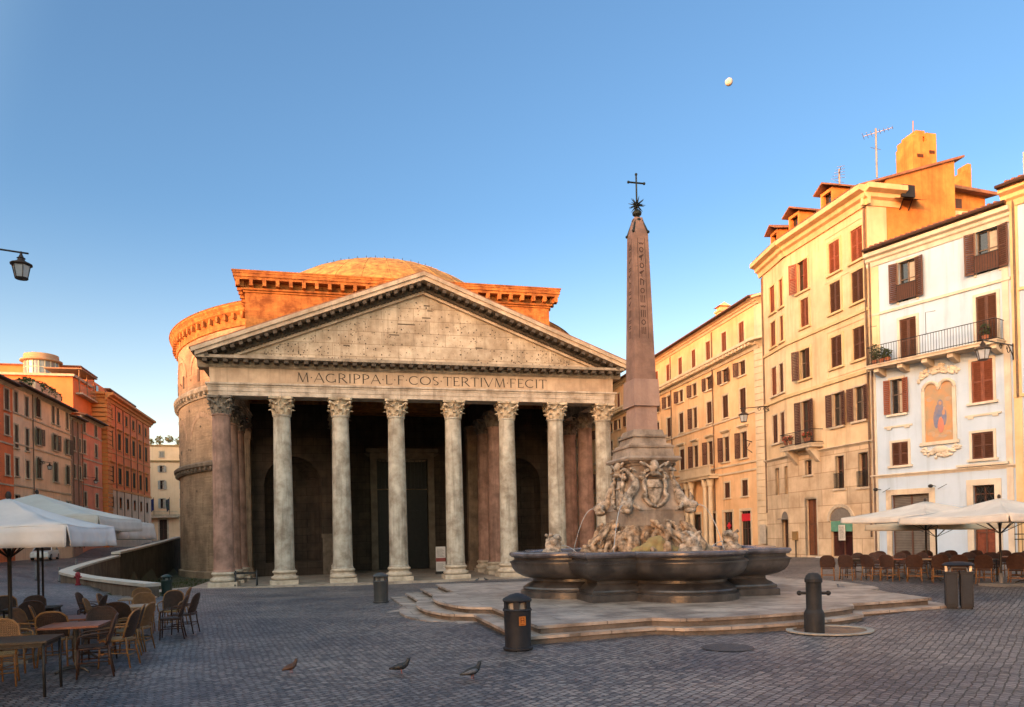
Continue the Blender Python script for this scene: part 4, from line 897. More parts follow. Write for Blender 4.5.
# --- cream house with the bent front
D_WALL = mat('cream_stucco', (.74, .56, .35), (.58, .42, .25), .5, .85, .15, 7, .55)
D_STONE = mat('ashlar_base', (.72, .56, .38), (.50, .36, .23), .7, .85, .25, 8, .4, joints=(2.4, 1.05, .03), jcol=(.6, .55, .5))
D_SIDE = mat('ochre_stucco', (.64, .26, .065), (.42, .15, .035), .9, .85, .2, 7, .5)
TWX = 5.3
def house_d():
    ox, oy = 22.85, -23.77; a = radians(.7); L1 = 8.04; jx, jy = ox+L1*sin(a), oy+L1*cos(a)
    b = radians(10); L2 = 3.6; ex, ey = jx+L2*sin(b), jy+L2*cos(b)
    rt = thing('townhouse', 'tall cream townhouse with a bent front, sunlit top floors, dormers and a flowered balcony', 'building', (ox, oy, 1))
    F1 = frame(jx, jy, .7, True); F2 = frame(ex, ey, 10, True); X1 = lambda s: L1-s; X2 = lambda s: L2-s
    H1 = []; W1 = []
    def w1(s0, s1, z0, z1, **k): h = (X1(s1), X1(s0), z0, z1); H1.append(h); W1.append((h, k))
    for z0, z1, s in ((18.55, 20.45, SH_RED), (16.1, 17.95, SH_BROWN), (12.7, 14.6, SH_BROWN)):
        w1(.35, 1.35, z0, z1, shut='closed', sm_=s, tm=S_TRIMC); w1(2.35, 3.35, z0, z1, shut='closed', sm_=s if z0 > 18 else SH_BROWN, tm=S_TRIMC, ajar=6)
    w1(5.45, 6.55, 18.45, 20.45, shut='half', sm_=SH_RED, tm=S_TRIMC, trim=.1); w1(5.45, 6.3, 16.05, 17.9, shut='closed', sm_=SH_RED, tm=S_TRIMC); w1(5.45, 6.5, 12.65, 14.6, shut='half', tm=S_TRIMC, curtain=True)
    w1(.5, 1.4, 9.1, 11.1, shut='open', trim=.1, curtain=True); w1(2.45, 3.35, 9.05, 11.1, shut='open', trim=.1, curtain=True); w1(5.5, 6.5, 8.25, 11.2, shut='open', trim=.1, sill=False, name='balcony_door')
    w1(.35, 1.1, 5.15, 7.15, shut='none', trim=.05, rail=True); w1(2.4, 3.15, 5.2, 7.2, shut='none', trim=.05, rail=True); w1(5.5, 6.15, 6.3, 7.25, shut='none', trim=.05)
    w1(5.1, 6.2, 1.0, 4.7, shut='none', trim=.14, sill=False, name='street_door', glass=mat('brown_timber_door', (.17, .065, .03), (.12, .045, .022), 5, .5, .15), label='tall brown timber street door')
    w1(1.75, 3.75, 1.0, 3.2, shut='none', trim=0, sill=False, name='shop_door', glass=mat('dark_red_shop_door', (.05, .014, .014), (.03, .01, .01), 3, .3))
    body(rt, F1, L1, 12, .5, 21.6, D_WALL, H1)
    for h, k in W1: window(rt, F1, *h, **k)
    H2 = []; W2 = []
    def w2(s0, s1, z0, z1, **k): h = (X2(s1), X2(s0), z0, z1); H2.append(h); W2.append((h, k))
    for (z0, z1) in ((18.2, 20.1), (15.8, 17.55)): w2(.25, .75, z0, z1, shut='closed', sm_=SH_RED, tm=S_TRIMC, trim=.1); w2(1.5, 2.3, z0, z1, shut='closed', sm_=SH_RED, tm=S_TRIMC, trim=.1)
    w2(.4, 1.0, 12.3, 14.3, shut='closed', trim=.08); w2(1.5, 2.3, 12.3, 14.3, shut='closed', trim=.08, sm_=SH_RED); w2(.4, 1.0, 8.9, 10.9, shut='closed', ajar=20, trim=.08); w2(1.5, 2.3, 8.9, 10.9, shut='closed', trim=.08, ajar=15)
    w2(.1, .55, 5.2, 7.1, shut='none', trim=.05, sill=False); w2(1.45, 2.0, 5.2, 7.1, shut='none', trim=.05, sill=False); w2(.2, 1.1, 1.1, 3.4, shut='none', trim=.1, sill=False, name='side_door', glass=mat('dark_door', (.04, .025, .018), rough=.6))
    body(rt, F2, L2, 8, .5, 21.6, D_WALL, H2)
    for h, k in W2: window(rt, F2, *h, **k)
    # smooth-faced stone ground floors as a thin skin, leaving the openings free
    for F, L, H in ((F1, L1, H1), (F2, L2, H2)):
        Fs = F @ Matrix.Translation((0, -.05, 0))
        def f(mb): holed(mb, 0, L, .5, 7.6, [h for h in H if h[3] < 7.5], .05)
        part(rt, Fs, 'stone_base', D_STONE, f)
        cornice(rt, F, L, 7.6, .22, .2, S_TRIM, 'string_course'); band(rt, F, 0, L, 11.75, .2, .12, S_TRIMC); band(rt, F, 0, L, 15.35, .18, .1, S_TRIMC)
        cornice(rt, F, L, 21.4, 1.05, .75, S_TRIMC)
        for z, h in ((18.1, 2.9), (12.1, 3.0)):      # flat raised panels framing the bays
            if F is F1:
                for x0, x1 in ((X1(3.8), X1(-.0)-.25),): part(rt, F, 'bay_panel', D_WALL, lambda mb: [mb.box(*q) for q in ((x0, x1, -.035, .01, z, z+.12), (x0, x1, -.035, .01, z+h-.12, z+h), (x0, x0+.12, -.035, .01, z+.12, z+h-.12), (x1-.12, x1, -.035, .01, z+.12, z+h-.12))])
    pipe(rt, F1, X1(.12), 2.2, 21.3); pipe(rt, F2, .1, 4.0, 21.3)
    part(rt, F1, 'arched_hood', mat('grey_lunette', (.2, .175, .15), rough=.7), lambda mb: mb.add([(X1(2.75)+1.0*cos(pi*i/12), -.075, 3.22+.8*sin(pi*i/12)) for i in range(13)]+[(X1(2.75)+1.0*cos(pi*i/12), .1, 3.25+.8*sin(pi*i/12)) for i in range(13)], [tuple(range(13))]+[(i, i+1, i+14, i+13) for i in range(12)]))
    part(rt, F1, 'arch_ring', S_TRIM, lambda mb: [mb.obox((X1(2.75)+1.12*cos(pi*(i+.5)/11), -.09, 3.22+.92*sin(pi*(i+.5)/11)), (.30, .1, .2), Matrix.Rotation(-(pi*(i+.5)/11-pi/2), 3, 'Y')) for i in range(11)])
    part(rt, F1, 'shop_awning', mat('green_awning', (.12, .30, .21), (.09, .23, .16), 3, .8), lambda mb: mb.box(X1(3.7), X1(1.8), -.07, .0, 2.55, 3.2))
    part(rt, F2, 'door_lunette', mat('grey_lunette', (.2, .175, .15)), lambda mb: mb.lathe([(.5, 3.45), (.5, 3.5)], (X2(.65), -.05, 0), 12) and mb.add([(X2(.65)+.5*cos(pi*i/10), -.06, 3.5+.5*sin(pi*i/10)) for i in range(11)], [tuple(range(11))]))
    # balcony
    def slab(mb):
        mb.box(X1(7.6), X1(4.3), -.95, 0, 7.98, 8.16); mb.box(X1(7.65), X1(4.25), -1.0, 0, 8.16, 8.22)
        for s in (4.8, 7.0): mb.extr([(0, 7.98), (-.85, 7.98), (-.8, 7.8), (-.5, 7.5), (-.15, 7.1), (0, 7.0)], X1(s)-.17, X1(s)+.17)
    bl = part(rt, F1, 'balcony', S_TRIM, slab)
    def rl(mb):
        for z in (8.3, 9.1): mb.tube([(X1(7.55), 0, z), (X1(7.55), -.93, z), (X1(4.35), -.93, z), (X1(4.35), 0, z)], .025, 5)
        for i in range(27): x = X1(7.55)+3.2*i/26; mb.tube([(x, -.93, 8.22), (x, -.93, 9.1)], .012, 4)
    part(rt, F1, 'railing', IRON, rl, parent=bl)
    # roof, dormers, tower, side wall
    eaves(rt, F1, L1-.1, 11.2, 22.55, .6, 2.35, R_TILE); eaves(rt, F2, L2, 8, 22.55, .6, 1.7, R_TILE, x0=.3)
    def dorm(F, x):
        def f(mb):
            mb.box(x-.6, x-.42, .35, 2.6, 22.6, 24.15); mb.box(x+.42, x+.6, .35, 2.6, 22.6, 24.15); mb.box(x-.42, x+.42, .35, .5, 22.6, 22.95); mb.box(x-.42, x+.42, .35, .5, 23.95, 24.15); mb.box(x-.42, x+.42, .9, 2.6, 22.6, 24.1)
        o = part(rt, F, 'dormer', D_SIDE, f)
        part(rt, F, 'dormer_roof', R_TILE, lambda mb: mb.add([(x-.85, .0, 24.1), (x, .0, 24.55), (x+.85, .0, 24.1), (x-.85, 3.2, 24.1), (x, 3.2, 24.55), (x+.85, 3.2, 24.1), (x-.85, .0, 24.2), (x, .0, 24.65), (x+.85, .0, 24.2), (x-.85, 3.2, 24.2), (x, 3.2, 24.65), (x+.85, 3.2, 24.2)], [(0, 1, 7, 6), (1, 2, 8, 7), (6, 7, 10, 9), (7, 8, 11, 10), (0, 3, 4, 1), (1, 4, 5, 2), (0, 6, 9, 3), (2, 5, 11, 8)]), parent=o)
        part(rt, F, 'dormer_pane', G_MAT, lambda mb: mb.box(x-.4, x+.4, .6, .64, 22.9, 24.0), parent=o)
    dorm(F1, X1(3.9)); dorm(F1, X1(7.3)); dorm(F2, X2(2.2))
    Fs = frame(ox, oy, 90.7)                         # wall above the lower neighbour
    part(rt, Fs, 'side_wall', D_SIDE, lambda mb: mb.add([(1.3, -.06, 15), (6.1, -.06, 15), (6.1, -.06, 24.6), (1.3, -.06, 23.1), (1.3, .3, 15), (6.1, .3, 15), (6.1, .3, 24.6), (1.3, .3, 23.1)], [(0, 1, 2, 3), (0, 3, 7, 4), (1, 5, 6, 2), (3, 2, 6, 7), (7, 6, 5, 4)]))
    part(rt, Fs, 'side_wall', D_WALL, lambda mb: mb.box(-.0, 1.3, -.05, .3, 7, 22.0))
    cornice(rt, Fs, 1.9, 21.4, 1.05, .7, S_TRIMC, 'return_cornice')
    def tower(mb):
        tx = TWX; mb.box(tx, tx+1.75, 2.2, 3.6, 22.5, 26.9); mb.box(tx+.05, tx+.8, 2.25, 3.55, 26.9, 27.3); mb.box(tx+.35, tx+1.0, 2.3, 3.5, 27.3, 27.65); mb.box(tx+1.0, tx+1.75, 2.2, 3.6, 26.9, 27.5); mb.tube([(tx+.7, 2.9, 27.6), (tx+.7, 2.9, 28.6)], .03, 5)
    tw = part(rt, Fs, 'chimney_tower', D_SIDE, tower)
    part(rt, Fs, 'vent', mat('dark_vent', (.08, .03, .015)), lambda mb: mb.box(TWX+.3, TWX+.75, 2.17, 2.3, 25.9, 26.1), parent=tw); part(rt, Fs, 'vent', mat('dark_vent', (.08, .03, .015)), lambda mb: mb.box(TWX+1.2, TWX+1.6, 2.17, 2.3, 26.2, 26.4), parent=tw)
    part(rt, Fs, 'rear_wing', D_SIDE, lambda mb: mb.box(6.1, 11.5, 3.0, 9, 15, 24.6))
    part(rt, Fs, 'rear_wing_roof', R_TILE, lambda mb: mb.add([(5.9, 2.4, 24.7), (11.9, 2.4, 24.3), (11.9, 9, 25.6), (5.9, 9, 26), (5.9, 2.4, 24.5), (11.9, 2.4, 24.1), (11.9, 9, 25.4), (5.9, 9, 25.8)], [(0, 1, 2, 3), (7, 6, 5, 4), (0, 4, 5, 1), (1, 5, 6, 2), (2, 6, 7, 3), (3, 7, 4, 0)]))
    part(rt, Fs, 'rear_window', SH_BROWN, lambda mb: (mb.box(6.4, 6.8, 2.93, 3.05, 22.6, 24), mb.box(9.0, 9.6, 2.93, 3.05, 22.4, 23.9)))
    part(rt, Fs, 'terrace_wall', D_SIDE, lambda mb: (mb.box(6.1, 9.5, .3, .6, 19, 21.9)))
    part(rt, Fs, 'stepped_chimney', D_SIDE, lambda mb: (mb.box(10.7, 11.5, 4, 4.8, 24, 25.8), mb.box(10.95, 11.5, 4, 4.8, 25.8, 26.4), mb.box(11.2, 11.5, 4, 4.8, 26.4, 26.9)))
    part(rt, Fs, 'louvre_hood', IRON, lambda mb: (mb.add([(1.6, -.05, 22.0), (3.4, -.05, 22.0), (3.4, -.9, 21.6), (1.6, -.9, 21.6)], [(0, 1, 2, 3)]), mb.box(2.0, 2.9, -.5, -.06, 21.9, 22.6), mb.tube([(2.2, -.45, 21.9), (2.2, -.07, 21.3)], .03, 5), mb.tube([(2.8, -.45, 21.9), (2.8, -.07, 21.3)], .03, 5)))
house_d()

# --- pale blue-white house with the painted shrine
E_WALL = mat('pale_blue_stucco', (.46, .575, .70), (.40, .505, .62), .5, .85, .12, 7, .35)
E_TRIM = mat('ivory_trim', (.62, .56, .46), (.50, .44, .35), 1.4, .8, .15, 12, .3)
def house_e():
    ox, oy = 22.85, -23.77; rt = thing('townhouse', 'pale blue-white townhouse with a painted shrine, long iron balcony and brown shutters', 'building', (ox, oy, 1.1))
    F = frame(ox, oy, 160); L = 7.25; H = []; W = []
    def w(s0, s1, z0, z1, **k): h = (s0, s1, z0, z1); H.append(h); W.append((h, k))
    w(1.75, 2.7, 15.3, 17.5, shut='open', trim=.12, sill=False, curtain=True, rail=True, cloth=True, tm=E_TRIM); w(5.72, 6.75, 15.6, 17.75, shut='open', trim=.12, sill=False, curtain=True, rail=True, cloth=True, tm=E_TRIM)
    w(1.75, 2.65, 11.95, 14.3, shut='closed', trim=.14, sill=False, tm=E_TRIM); w(5.65, 6.6, 11.95, 14.45, shut='closed', trim=.14, sill=False, tm=E_TRIM, ajar=8)
    w(1.15, 1.85, 9.1, 11.05, shut='open', trim=.12, sm_=SH_RED, curtain=True, tm=E_TRIM); w(5.35, 6.35, 9.05, 11.2, shut='closed', trim=.12, sm_=SH_RED, tm=E_TRIM)
    w(1.15, 2.05, 6.2, 7.5, shut='closed', trim=.12, ajar=14, tm=E_TRIM); w(5.3, 6.3, 6.15, 7.5, shut='closed', trim=.12, tm=E_TRIM)
    roller = mat('grey_roller_shutter', (.17, .15, .13), (.12, .105, .09), 2, .5, .3, 3, joints=(40, .09, .02))
    w(1.05, 3.1, 1.0, 4.55, shut='none', trim=.3, sill=False, name='shop_shutter', glass=roller, tm=S_TRIM)
    w(5.3, 6.3, 1.0, 3.45, shut='none', trim=0, sill=False, name='street_door', glass=mat('carved_red_door', (.20, .06, .03), (.12, .035, .02), 4, .45, .2), label='carved red-brown street door')
    w(5.3, 6.3, 3.75, 4.8, shut='none', trim=0, sill=False, name='fanlight')
    body(rt, F, L, 11, .5, 18.2, E_WALL, H)
    for h, k in W: window(rt, F, *h, **k)
    part(rt, F, 'door_surround', E_TRIM, lambda mb: [mb.box(*q) for q in ((5.0, 5.3, -.08, .1, .9, 5.1), (6.3, 6.6, -.08, .1, .9, 5.1), (5.3, 6.3, -.08, .1, 4.8, 5.1), (5.3, 6.3, -.06, .15, 3.45, 3.75))])
    part(rt, F, 'diamond_grille', IRON, lambda mb: [mb.bar((5.3+q*.2, .08, 3.78), (5.3+q*.2+(.5 if s else -.5), .08+.005*s, 4.78), .02, .02) for q in range(0, 6) for s in (0, 1) if 5.3 <= 5.3+q*.2+(.5 if s else -.5) <= 6.31])
    def carve(mb):
        mb.box(5.5, 5.52, .16, .2, 1.3, 3.2); mb.box(5.79, 5.81, .17, .21, 1.0, 3.4)
        for x in (5.55, 6.05): mb.lathe([(.17, 0), (.2, .03), (.17, .06)], seg=14) if False else mb.tube([(x+.02+.17*cos(2*pi*i/16), .19, 2.75+.17*sin(2*pi*i/16)) for i in range(17)], .025, 5)
        for x in (5.4, 5.9): mb.box(x, x+.3, .17, .21, 1.25, 2.3)
    part(rt, F, 'door_carving', mat('carved_red_door', (.2, .06, .03)), carve)
    cornice(rt, F, L-.1, 17.75, .75, .4, E_TRIM, x0=.15); eaves(rt, F, L-.3, 11, 18.75, .5, 1.6, R_TILE, x0=.3); pipe(rt, F, .14, 1.4, 18.3)
    cornice(rt, F, L, 5.55, .2, .16, E_TRIM, 'string_course'); band(rt, F, 4.6, 7.0, 5.78, .12, .26, E_TRIM, 'door_ledge'); band(rt, F, 0, L, 14.9, .14, .08, E_TRIM)
    for s in (.0, 6.85): part(rt, F, 'corner_strip', E_TRIM, lambda mb: mb.box(s+.01, s+.3, -.045, .01, .5, 17.74))
    part(rt, F, 'party_wall_strip', D_WALL, lambda mb: mb.box(.02, .62, -.06, .01, 12.1, 17.7))
    for x0, x1 in ((.75, 2.3), (5.0, 6.7)):
        part(rt, F, 'apron_moulding', E_TRIM, lambda mb: (mb.box(x0, x1, -.06, .0, 8.35, 8.45), mb.box(x0+.15, x0+.4, -.06, 0, 8.25, 8.348), mb.box(x1-.4, x1-.15, -.06, 0, 8.25, 8.348)))
    def slab(mb):
        mb.box(.3, 6.95, -.95, 0, 11.72, 11.86); mb.box(.25, 7.0, -1.0, 0, 11.86, 11.92)
        for s in (.8, 2.1, 3.4, 4.7, 6.0, 6.7): mb.extr([(0, 11.72), (-.8, 11.72), (-.8, 11.5), (-.4, 11.35), (0, 11.3)], s-.14, s+.14)
    bl = part(rt, F, 'balcony', S_TRIM, slab)
    def rl(mb):
        for z in (12.0, 12.95): mb.tube([(.35, 0, z), (.35, -.93, z), (6.9, -.93, z), (6.9, 0, z)], .022, 5)
        for i in range(48): x = .35+6.55*i/47; mb.tube([(x, -.93, 11.92), (x, -.93, 12.95)], .012, 4)
        for j in range(1, 6): y = -.93*j/6; mb.tube([(.35, y, 11.92), (.35, y, 12.95)], .012, 4); mb.tube([(6.9, y, 11.92), (6.9, y, 12.95)], .012, 4)
        for x in (.45, 3.6): mb.tube([(x, -.93, 12.9), (x, -.93, 14.1), (x+.5, -.93, 14.05)], .016, 4)
    part(rt, F, 'railing', IRON, rl, parent=bl)
    # the shrine: framed painting with stucco garlands above and below
    sh = part(rt, F, 'shrine_frame', E_TRIM, lambda mb: (mb.box(2.85, 3.02, -.1, 0, 7.3, 10.1), mb.box(4.43, 4.6, -.1, 0, 7.3, 10.1), mb.box(2.75, 4.7, -.13, 0, 7.12, 7.3),
        mb.tube([(2.93+.0*i, -.07, 10.1) if i == 0 else (3.33-.4*cos(pi*i/10), -.07, 10.1+.42*sin(pi*i/10)) for i in range(0, 11)]+[(4.13-.4*cos(pi*i/10), -.07, 10.1+.42*sin(pi*i/10)) for i in range(1, 11)], .085, 6)))
    pn = bpy.data.materials.new('faded_fresco'); pn.use_nodes = True; N = pn.node_tree.nodes; Lk = pn.node_tree.links
    tc = N.new('ShaderNodeNewGeometry'); nz = N.new('ShaderNodeTexNoise'); nz.inputs['Scale'].default_value = 1.6; nz.inputs['Detail'].default_value = 4; Lk.new(tc.outputs['Position'], nz.inputs['Vector'])
    rp = N.new('ShaderNodeValToRGB'); rp.color_ramp.elements[0].position = .35; rp.color_ramp.elements[0].color = (.30, .24, .15, 1); rp.color_ramp.elements[1].position = .65; rp.color_ramp.elements[1].color = (.50, .24, .09, 1)
    Lk.new(nz.outputs[0], rp.inputs[0]); Lk.new(rp.outputs[0], N['Principled BSDF'].inputs['Base Color'])
    part(rt, F, 'painted_panel', pn, lambda mb: mb.add([(3.02, -.02, 7.3), (4.43, -.02, 7.3)]+[(4.13+.3*cos(pi*i/8), -.02, 10.1+.36*sin(pi*i/8)) for i in range(9)]+[(3.32+.3*cos(pi*i/8), -.02, 10.1+.36*sin(pi*i/8)) for i in range(9)], [tuple(range(20))]), parent=sh)
    part(rt, F, 'painted_figure', mat('faded_blue_robe', (.13, .17, .29), (.25, .2, .2), 4.0, .8, mix=.6), lambda mb: (mb.ball((3.74, -.02, 8.95), (.24, .012, .36)), mb.ball((3.58, -.02, 8.5), (.16, .012, .5)), mb.ball((3.97, -.02, 8.55), (.13, .012, .45)), mb.ball((3.78, -.021, 9.32), (.15, .012, .2))), parent=sh)
    part(rt, F, 'painted_face', mat('faded_flesh', (.46, .27, .17), (.36, .2, .12), 8), lambda mb: (mb.ball((3.79, -.026, 9.32), (.085, .012, .115)), mb.ball((3.99, -.026, 9.02), (.06, .012, .08)), mb.ball((3.95, -.024, 8.8), (.09, .012, .17))), parent=sh)
    for x_, z_ in ((3.3, 7.75), (3.55, 7.6), (3.9, 7.58), (4.15, 7.72), (3.25, 9.6), (4.2, 9.5)): part(rt, F, 'painted_cloud', mat('faded_cloud', (.34, .30, .25), (.46, .27, .13), 5), lambda mb: mb.ball((x_, -.019, z_), (.2, .008, .12)), parent=sh)
    part(rt, F, 'painted_mantle', mat('faded_red_robe', (.50, .18, .12), (.42, .2, .15), 3), lambda mb: mb.ball((3.8, -.022, 8.15), (.17, .022, .42)), parent=sh)
    rnd = random.Random(8)
    def garland(mb):
        for i in range(70):
            t = rnd.uniform(-1, 1); mb.ball((3.73+1.05*t, -.05, 10.75+.42*(1-t*t)+rnd.uniform(-.2, .22)), (rnd.uniform(.06, .14), .07, rnd.uniform(.06, .13)), 7, 5)
    def garland2(mb):
        for i in range(60):
            t = rnd.uniform(-1, 1); mb.ball((3.73+1.0*t, -.05, 6.95-.42*(1-t*t)+rnd.uniform(-.12, .22)), (rnd.uniform(.06, .13), .07, rnd.uniform(.05, .11)), 7, 5)
        mb.ball((3.73, -.06, 6.85), (.42, .1, .2))
    part(rt, F, 'stucco_garland', E_TRIM, garland, True); part(rt, F, 'stucco_garland', E_TRIM, garland2, True)
    for x in (.45, 3.45): part(rt, F, 'spotlight', IRON, lambda mb: (mb.tube([(x, 0, 4.9), (x, -.5, 4.95)], .02, 5), mb.ball((x, -.55, 4.9), (.12, .14, .1)), mb.tube([(x+.1, 0, 4.75), (x+.75, -.4, 4.95)], .015, 4)))
house_e()

# --- grey house at the right edge
def house_f():
    P = Matrix.Translation((0, 0, 0)); F0 = frame(22.85, -23.77, 160); o = F0 @ Vector((7.3, -.12, 0))
    rt = thing('townhouse', 'pale grey townhouse cut off by the right edge, with an iron fence at its foot', 'building', (o.x, o.y, 1.1)); F = frame(o.x, o.y, 160)
    H = []; W = []
    for z0, z1 in ((15.0, 16.9), (11.5, 13.4), (7.8, 9.6)): H.append((2.0, 3.0, z0, z1)); H.append((5.5, 6.5, z0, z1))
    H.append((.15, 2.4, 1.0, 3.4))
    f_wall = mat('pale_grey_stucco', (.42, .53, .65), (.37, .47, .58), .6, .85, .12, 7, .3)
    body(rt, F, 10, 10, .5, 18.8, f_wall, H)
    for h in H[:-1]: window(rt, F, *h, shut='closed', tm=S_TRIMC)
    window(rt, F, *H[-1], shut='none', trim=.0, sill=False, name='gateway')
    cornice(rt, F, 10, 18.4, .95, .55, S_TRIMC); eaves(rt, F, 10, 10, 19.45, .7, 2.0, R_TILE); part(rt, F, 'attic', D_WALL, lambda mb: mb.box(.2, 10, 1.2, 9, 19.4, 21.4)); band(rt, F, 0, 10, 9.0, .15, .07, S_TRIMC); band(rt, F, 0, 10, 14.2, .15, .07, S_TRIMC)
    part(rt, F, 'corner_strip', S_TRIMC, lambda mb: mb.box(.01, .35, -.05, .01, .5, 19.1)); pipe(rt, F, .2, 9, 19)
    def fence(mb):
        for z in (1.15, 2.0, 2.25, 3.3): mb.box(.1, 6, -.62, -.58, z, z+.05)
        for i in range(40): x = .12+.15*i; mb.tube([(x, -.6, 1.0), (x, -.6, 3.45)], .014, 4)
    part(rt, F, 'iron_fence', IRON, fence)
house_f()
# --- left side of the street
A_WALL = mat('red_orange_stucco', (.78, .22, .085), (.62, .17, .07), .5, .85, .15, 6, .35)
B_WALL = mat('tan_stucco', (.88, .67, .47), (.72, .52, .35), .5, .85, .15, 6, .35)
P_WALL = mat('pink_red_stucco', (.78, .30, .19), (.62, .23, .145), .5, .85, .15, 6, .35)
O_WALL = mat('bright_orange_red_stucco', (.86, .25, .085), (.72, .20, .07), .4, .85, .12, 6, .2)
O_TRIM = mat('orange_trim', (.74, .29, .09), (.6, .23, .075), .6, .85, .15, 6, .3)
O_BASE = mat('beige_base', (.72, .52, .38), (.58, .41, .30), .6, .85, .2, 6, .4)
def simple_house(name, label, y0, y1, x, z0, z1, m, wins, d=11, base=1, eav=True, trim=None, xoff=0, pipe_at=(), bands=()):
    rt = thing(name, label, 'building', (x, y0, z0)); F = frame(x, y0, 0); L = y1-y0
    body(rt, F, L, d, z0-.6, z1, m, [w[0] for w in wins])
    for h, k in wins: window(rt, F, *h, **k)
    if eav: eaves(rt, F, L, d, z1+.1, .7, 1.5, R_TILE); cornice(rt, F, L, z1-.4, .38, .35, trim or S_TRIM)
    for z in bands: band(rt, F, 0, L, z, .16, .08, trim or S_TRIM)
    for p in pipe_at: pipe(rt, F, p, z0+.5, z1-.2)
    return rt, F
Xl = -38
# red-orange house, cut by the left edge (y 8 .. 22)
ws = []
for yc in (2.0, 5.5, 9.0, 12.6):
    for z0, z1 in ((15.95, 17.95), (13.5, 15.4)): ws.append(((yc-.5, yc+.5, z0, z1), dict(shut='half' if yc < 9.1 else 'closed', sm_=SH_GREY, curtain=True)))
    ws.append(((yc-.45, yc+.45, 9.6, 11.55), dict(shut='closed', sm_=SH_GREY)))
    ws.append(((yc-.5, yc+.5, 1.8, 5.0), dict(shut='none', trim=.12)))
simple_house('townhouse', 'red-orange plastered townhouse with grey shutters at the left edge', 7.0, 21.0, Xl, 1.2, 18.6, A_WALL, ws, bands=(12.6, 8.6), pipe_at=(.4,))
# tan house
ws = []
for yc in (.7, 3.35):
    for z0, z1 in ((16.0, 18.1), (12.5, 14.8), (9.7, 11.5)): ws.append(((yc-.42, yc+.42, z0, z1), dict(shut='closed', sm_=SH_GREY)))
    ws.append(((yc-.6, yc+.6, 6.6, 7.8), dict(shut='none', trim=.1)))
for yc in (6.4, 11.3, 15.2):
    for r, (z0, z1) in enumerate(((16.5, 18.5), (13.5, 15.3), (9.95, 12.1))):
        if r == 0 and yc > 11:
            ws.append(((yc-.4 if yc > 12 else yc-1.0, yc+.4 if yc > 12 else yc-.2, z0, z1), dict(shut='closed', sm_=SH_GREY)))
            if yc < 12: ws.append(((yc+.5, yc+1.2, z0, z1), dict(shut='closed', sm_=SH_GREY)))
        else: ws.append(((yc-.6, yc+.6, z0, z1), dict(shut='half' if r != 1 else 'open', sm_=SH_GREY if r else SH_BROWN, curtain=r == 0)))
    ws.append(((yc-.8, yc+.8, 6.0, 7.9), dict(shut='none', trim=.12)))
rt, F = simple_house('townhouse', 'tan townhouse with grey-brown shutters and planted roof terrace', 21.02, 37.3, Xl, 1.3, 18.9, B_WALL, ws, bands=(15.9, 8.7, 12.9), pipe_at=(4.75,))
for y in (9.2, 11.4, 13.4, 15.4): part(rt, F, 'parapet_block', B_WALL, lambda mb: mb.box(y-.8, y+.7, .9, 2.2, 19.0, 20.7))
simple = mat('leaf_green', (.055, .075, .022), (.035, .05, .016), 4, .8, .2)
def foliage(name, label, c, r, n, size, seed, cat='plant', pot=None):
    rnd = random.Random(seed); rt = thing(name, label, cat, (c[0], c[1], c[2]-r[2]*.8)); mb = MB(); leaves(mb, c, r, n, size, rnd); mb.build('foliage', simple if cat != 'shrub' else mat('sunlit_leaf', (.30, .22, .07), (.2, .15, .05), 4), rt)  # shrub leaves carry the warm sunlight in their colour
    mb = MB()
    for _ in range(7): a = rnd.uniform(0, 6.28); mb.tube([(c[0], c[1], c[2]-r[2]*.9), (c[0]+r[0]*.6*cos(a), c[1]+r[1]*.6*sin(a), c[2]+rnd.uniform(-.3, .6)*r[2])], [.03, .008], 5)
    mb.build('stems', mat('plant_stem', (.09, .06, .035)), rt)
    if pot:
        MB().lathe([(pot*.75, 0), (pot, pot*1.4), (pot*1.08, pot*1.4), (pot*1.08, pot*1.6), (pot*.9, pot*1.6), (pot*.85, pot*1.3)], (c[0], c[1], pot and c[2]-r[2]*.9-pot*1.2), 12).build('pot', mat('terracotta_pot', (.34, .13, .07)), rt, True, auto=40)
    return rt
foliage('roof_hedge', 'dark green hedge on the roof terrace of the tan townhouse', (-39.8, 33.6, 20.6), (1.2, 6, .8), 1500, .16, 1, 'hedge')
# narrow grey-pink house and pink-red house
ws = []
for yc in (.9, 3.0):
    for z0, z1 in ((14.2, 15.9), (10.8, 12.5)): ws.append(((yc-.4, yc+.4, z0, z1), dict(shut='closed', sm_=SH_GREY, trim=.1)))
simple_house('townhouse', 'narrow grey-pink townhouse crowded with drainpipes', 37.32, 40.9, Xl+.1, 1.8, 18.2, mat('grey_pink_stucco', (.40, .26, .20), (.32, .2, .155), .6, .85, .2, 6, .5), ws, pipe_at=(.3, 2.1, 3.7))
ws = []
for yc in (1.3, 6.0):
    for z0, z1 in ((17.0, 18.7), (14.3, 16.0), (11.2, 13.0), (7.6, 9.4)): ws.append(((yc-.5, yc+.5, z0, z1), dict(shut='closed', sm_=SH_GREY, trim=.16)))
simple_house('townhouse', 'pink-red townhouse with low tiled eaves and pale sill bands', 40.92, 49.4, Xl+.05, 1.9, 19.0, P_WALL, ws, bands=(16.75, 13.6, 10.3))
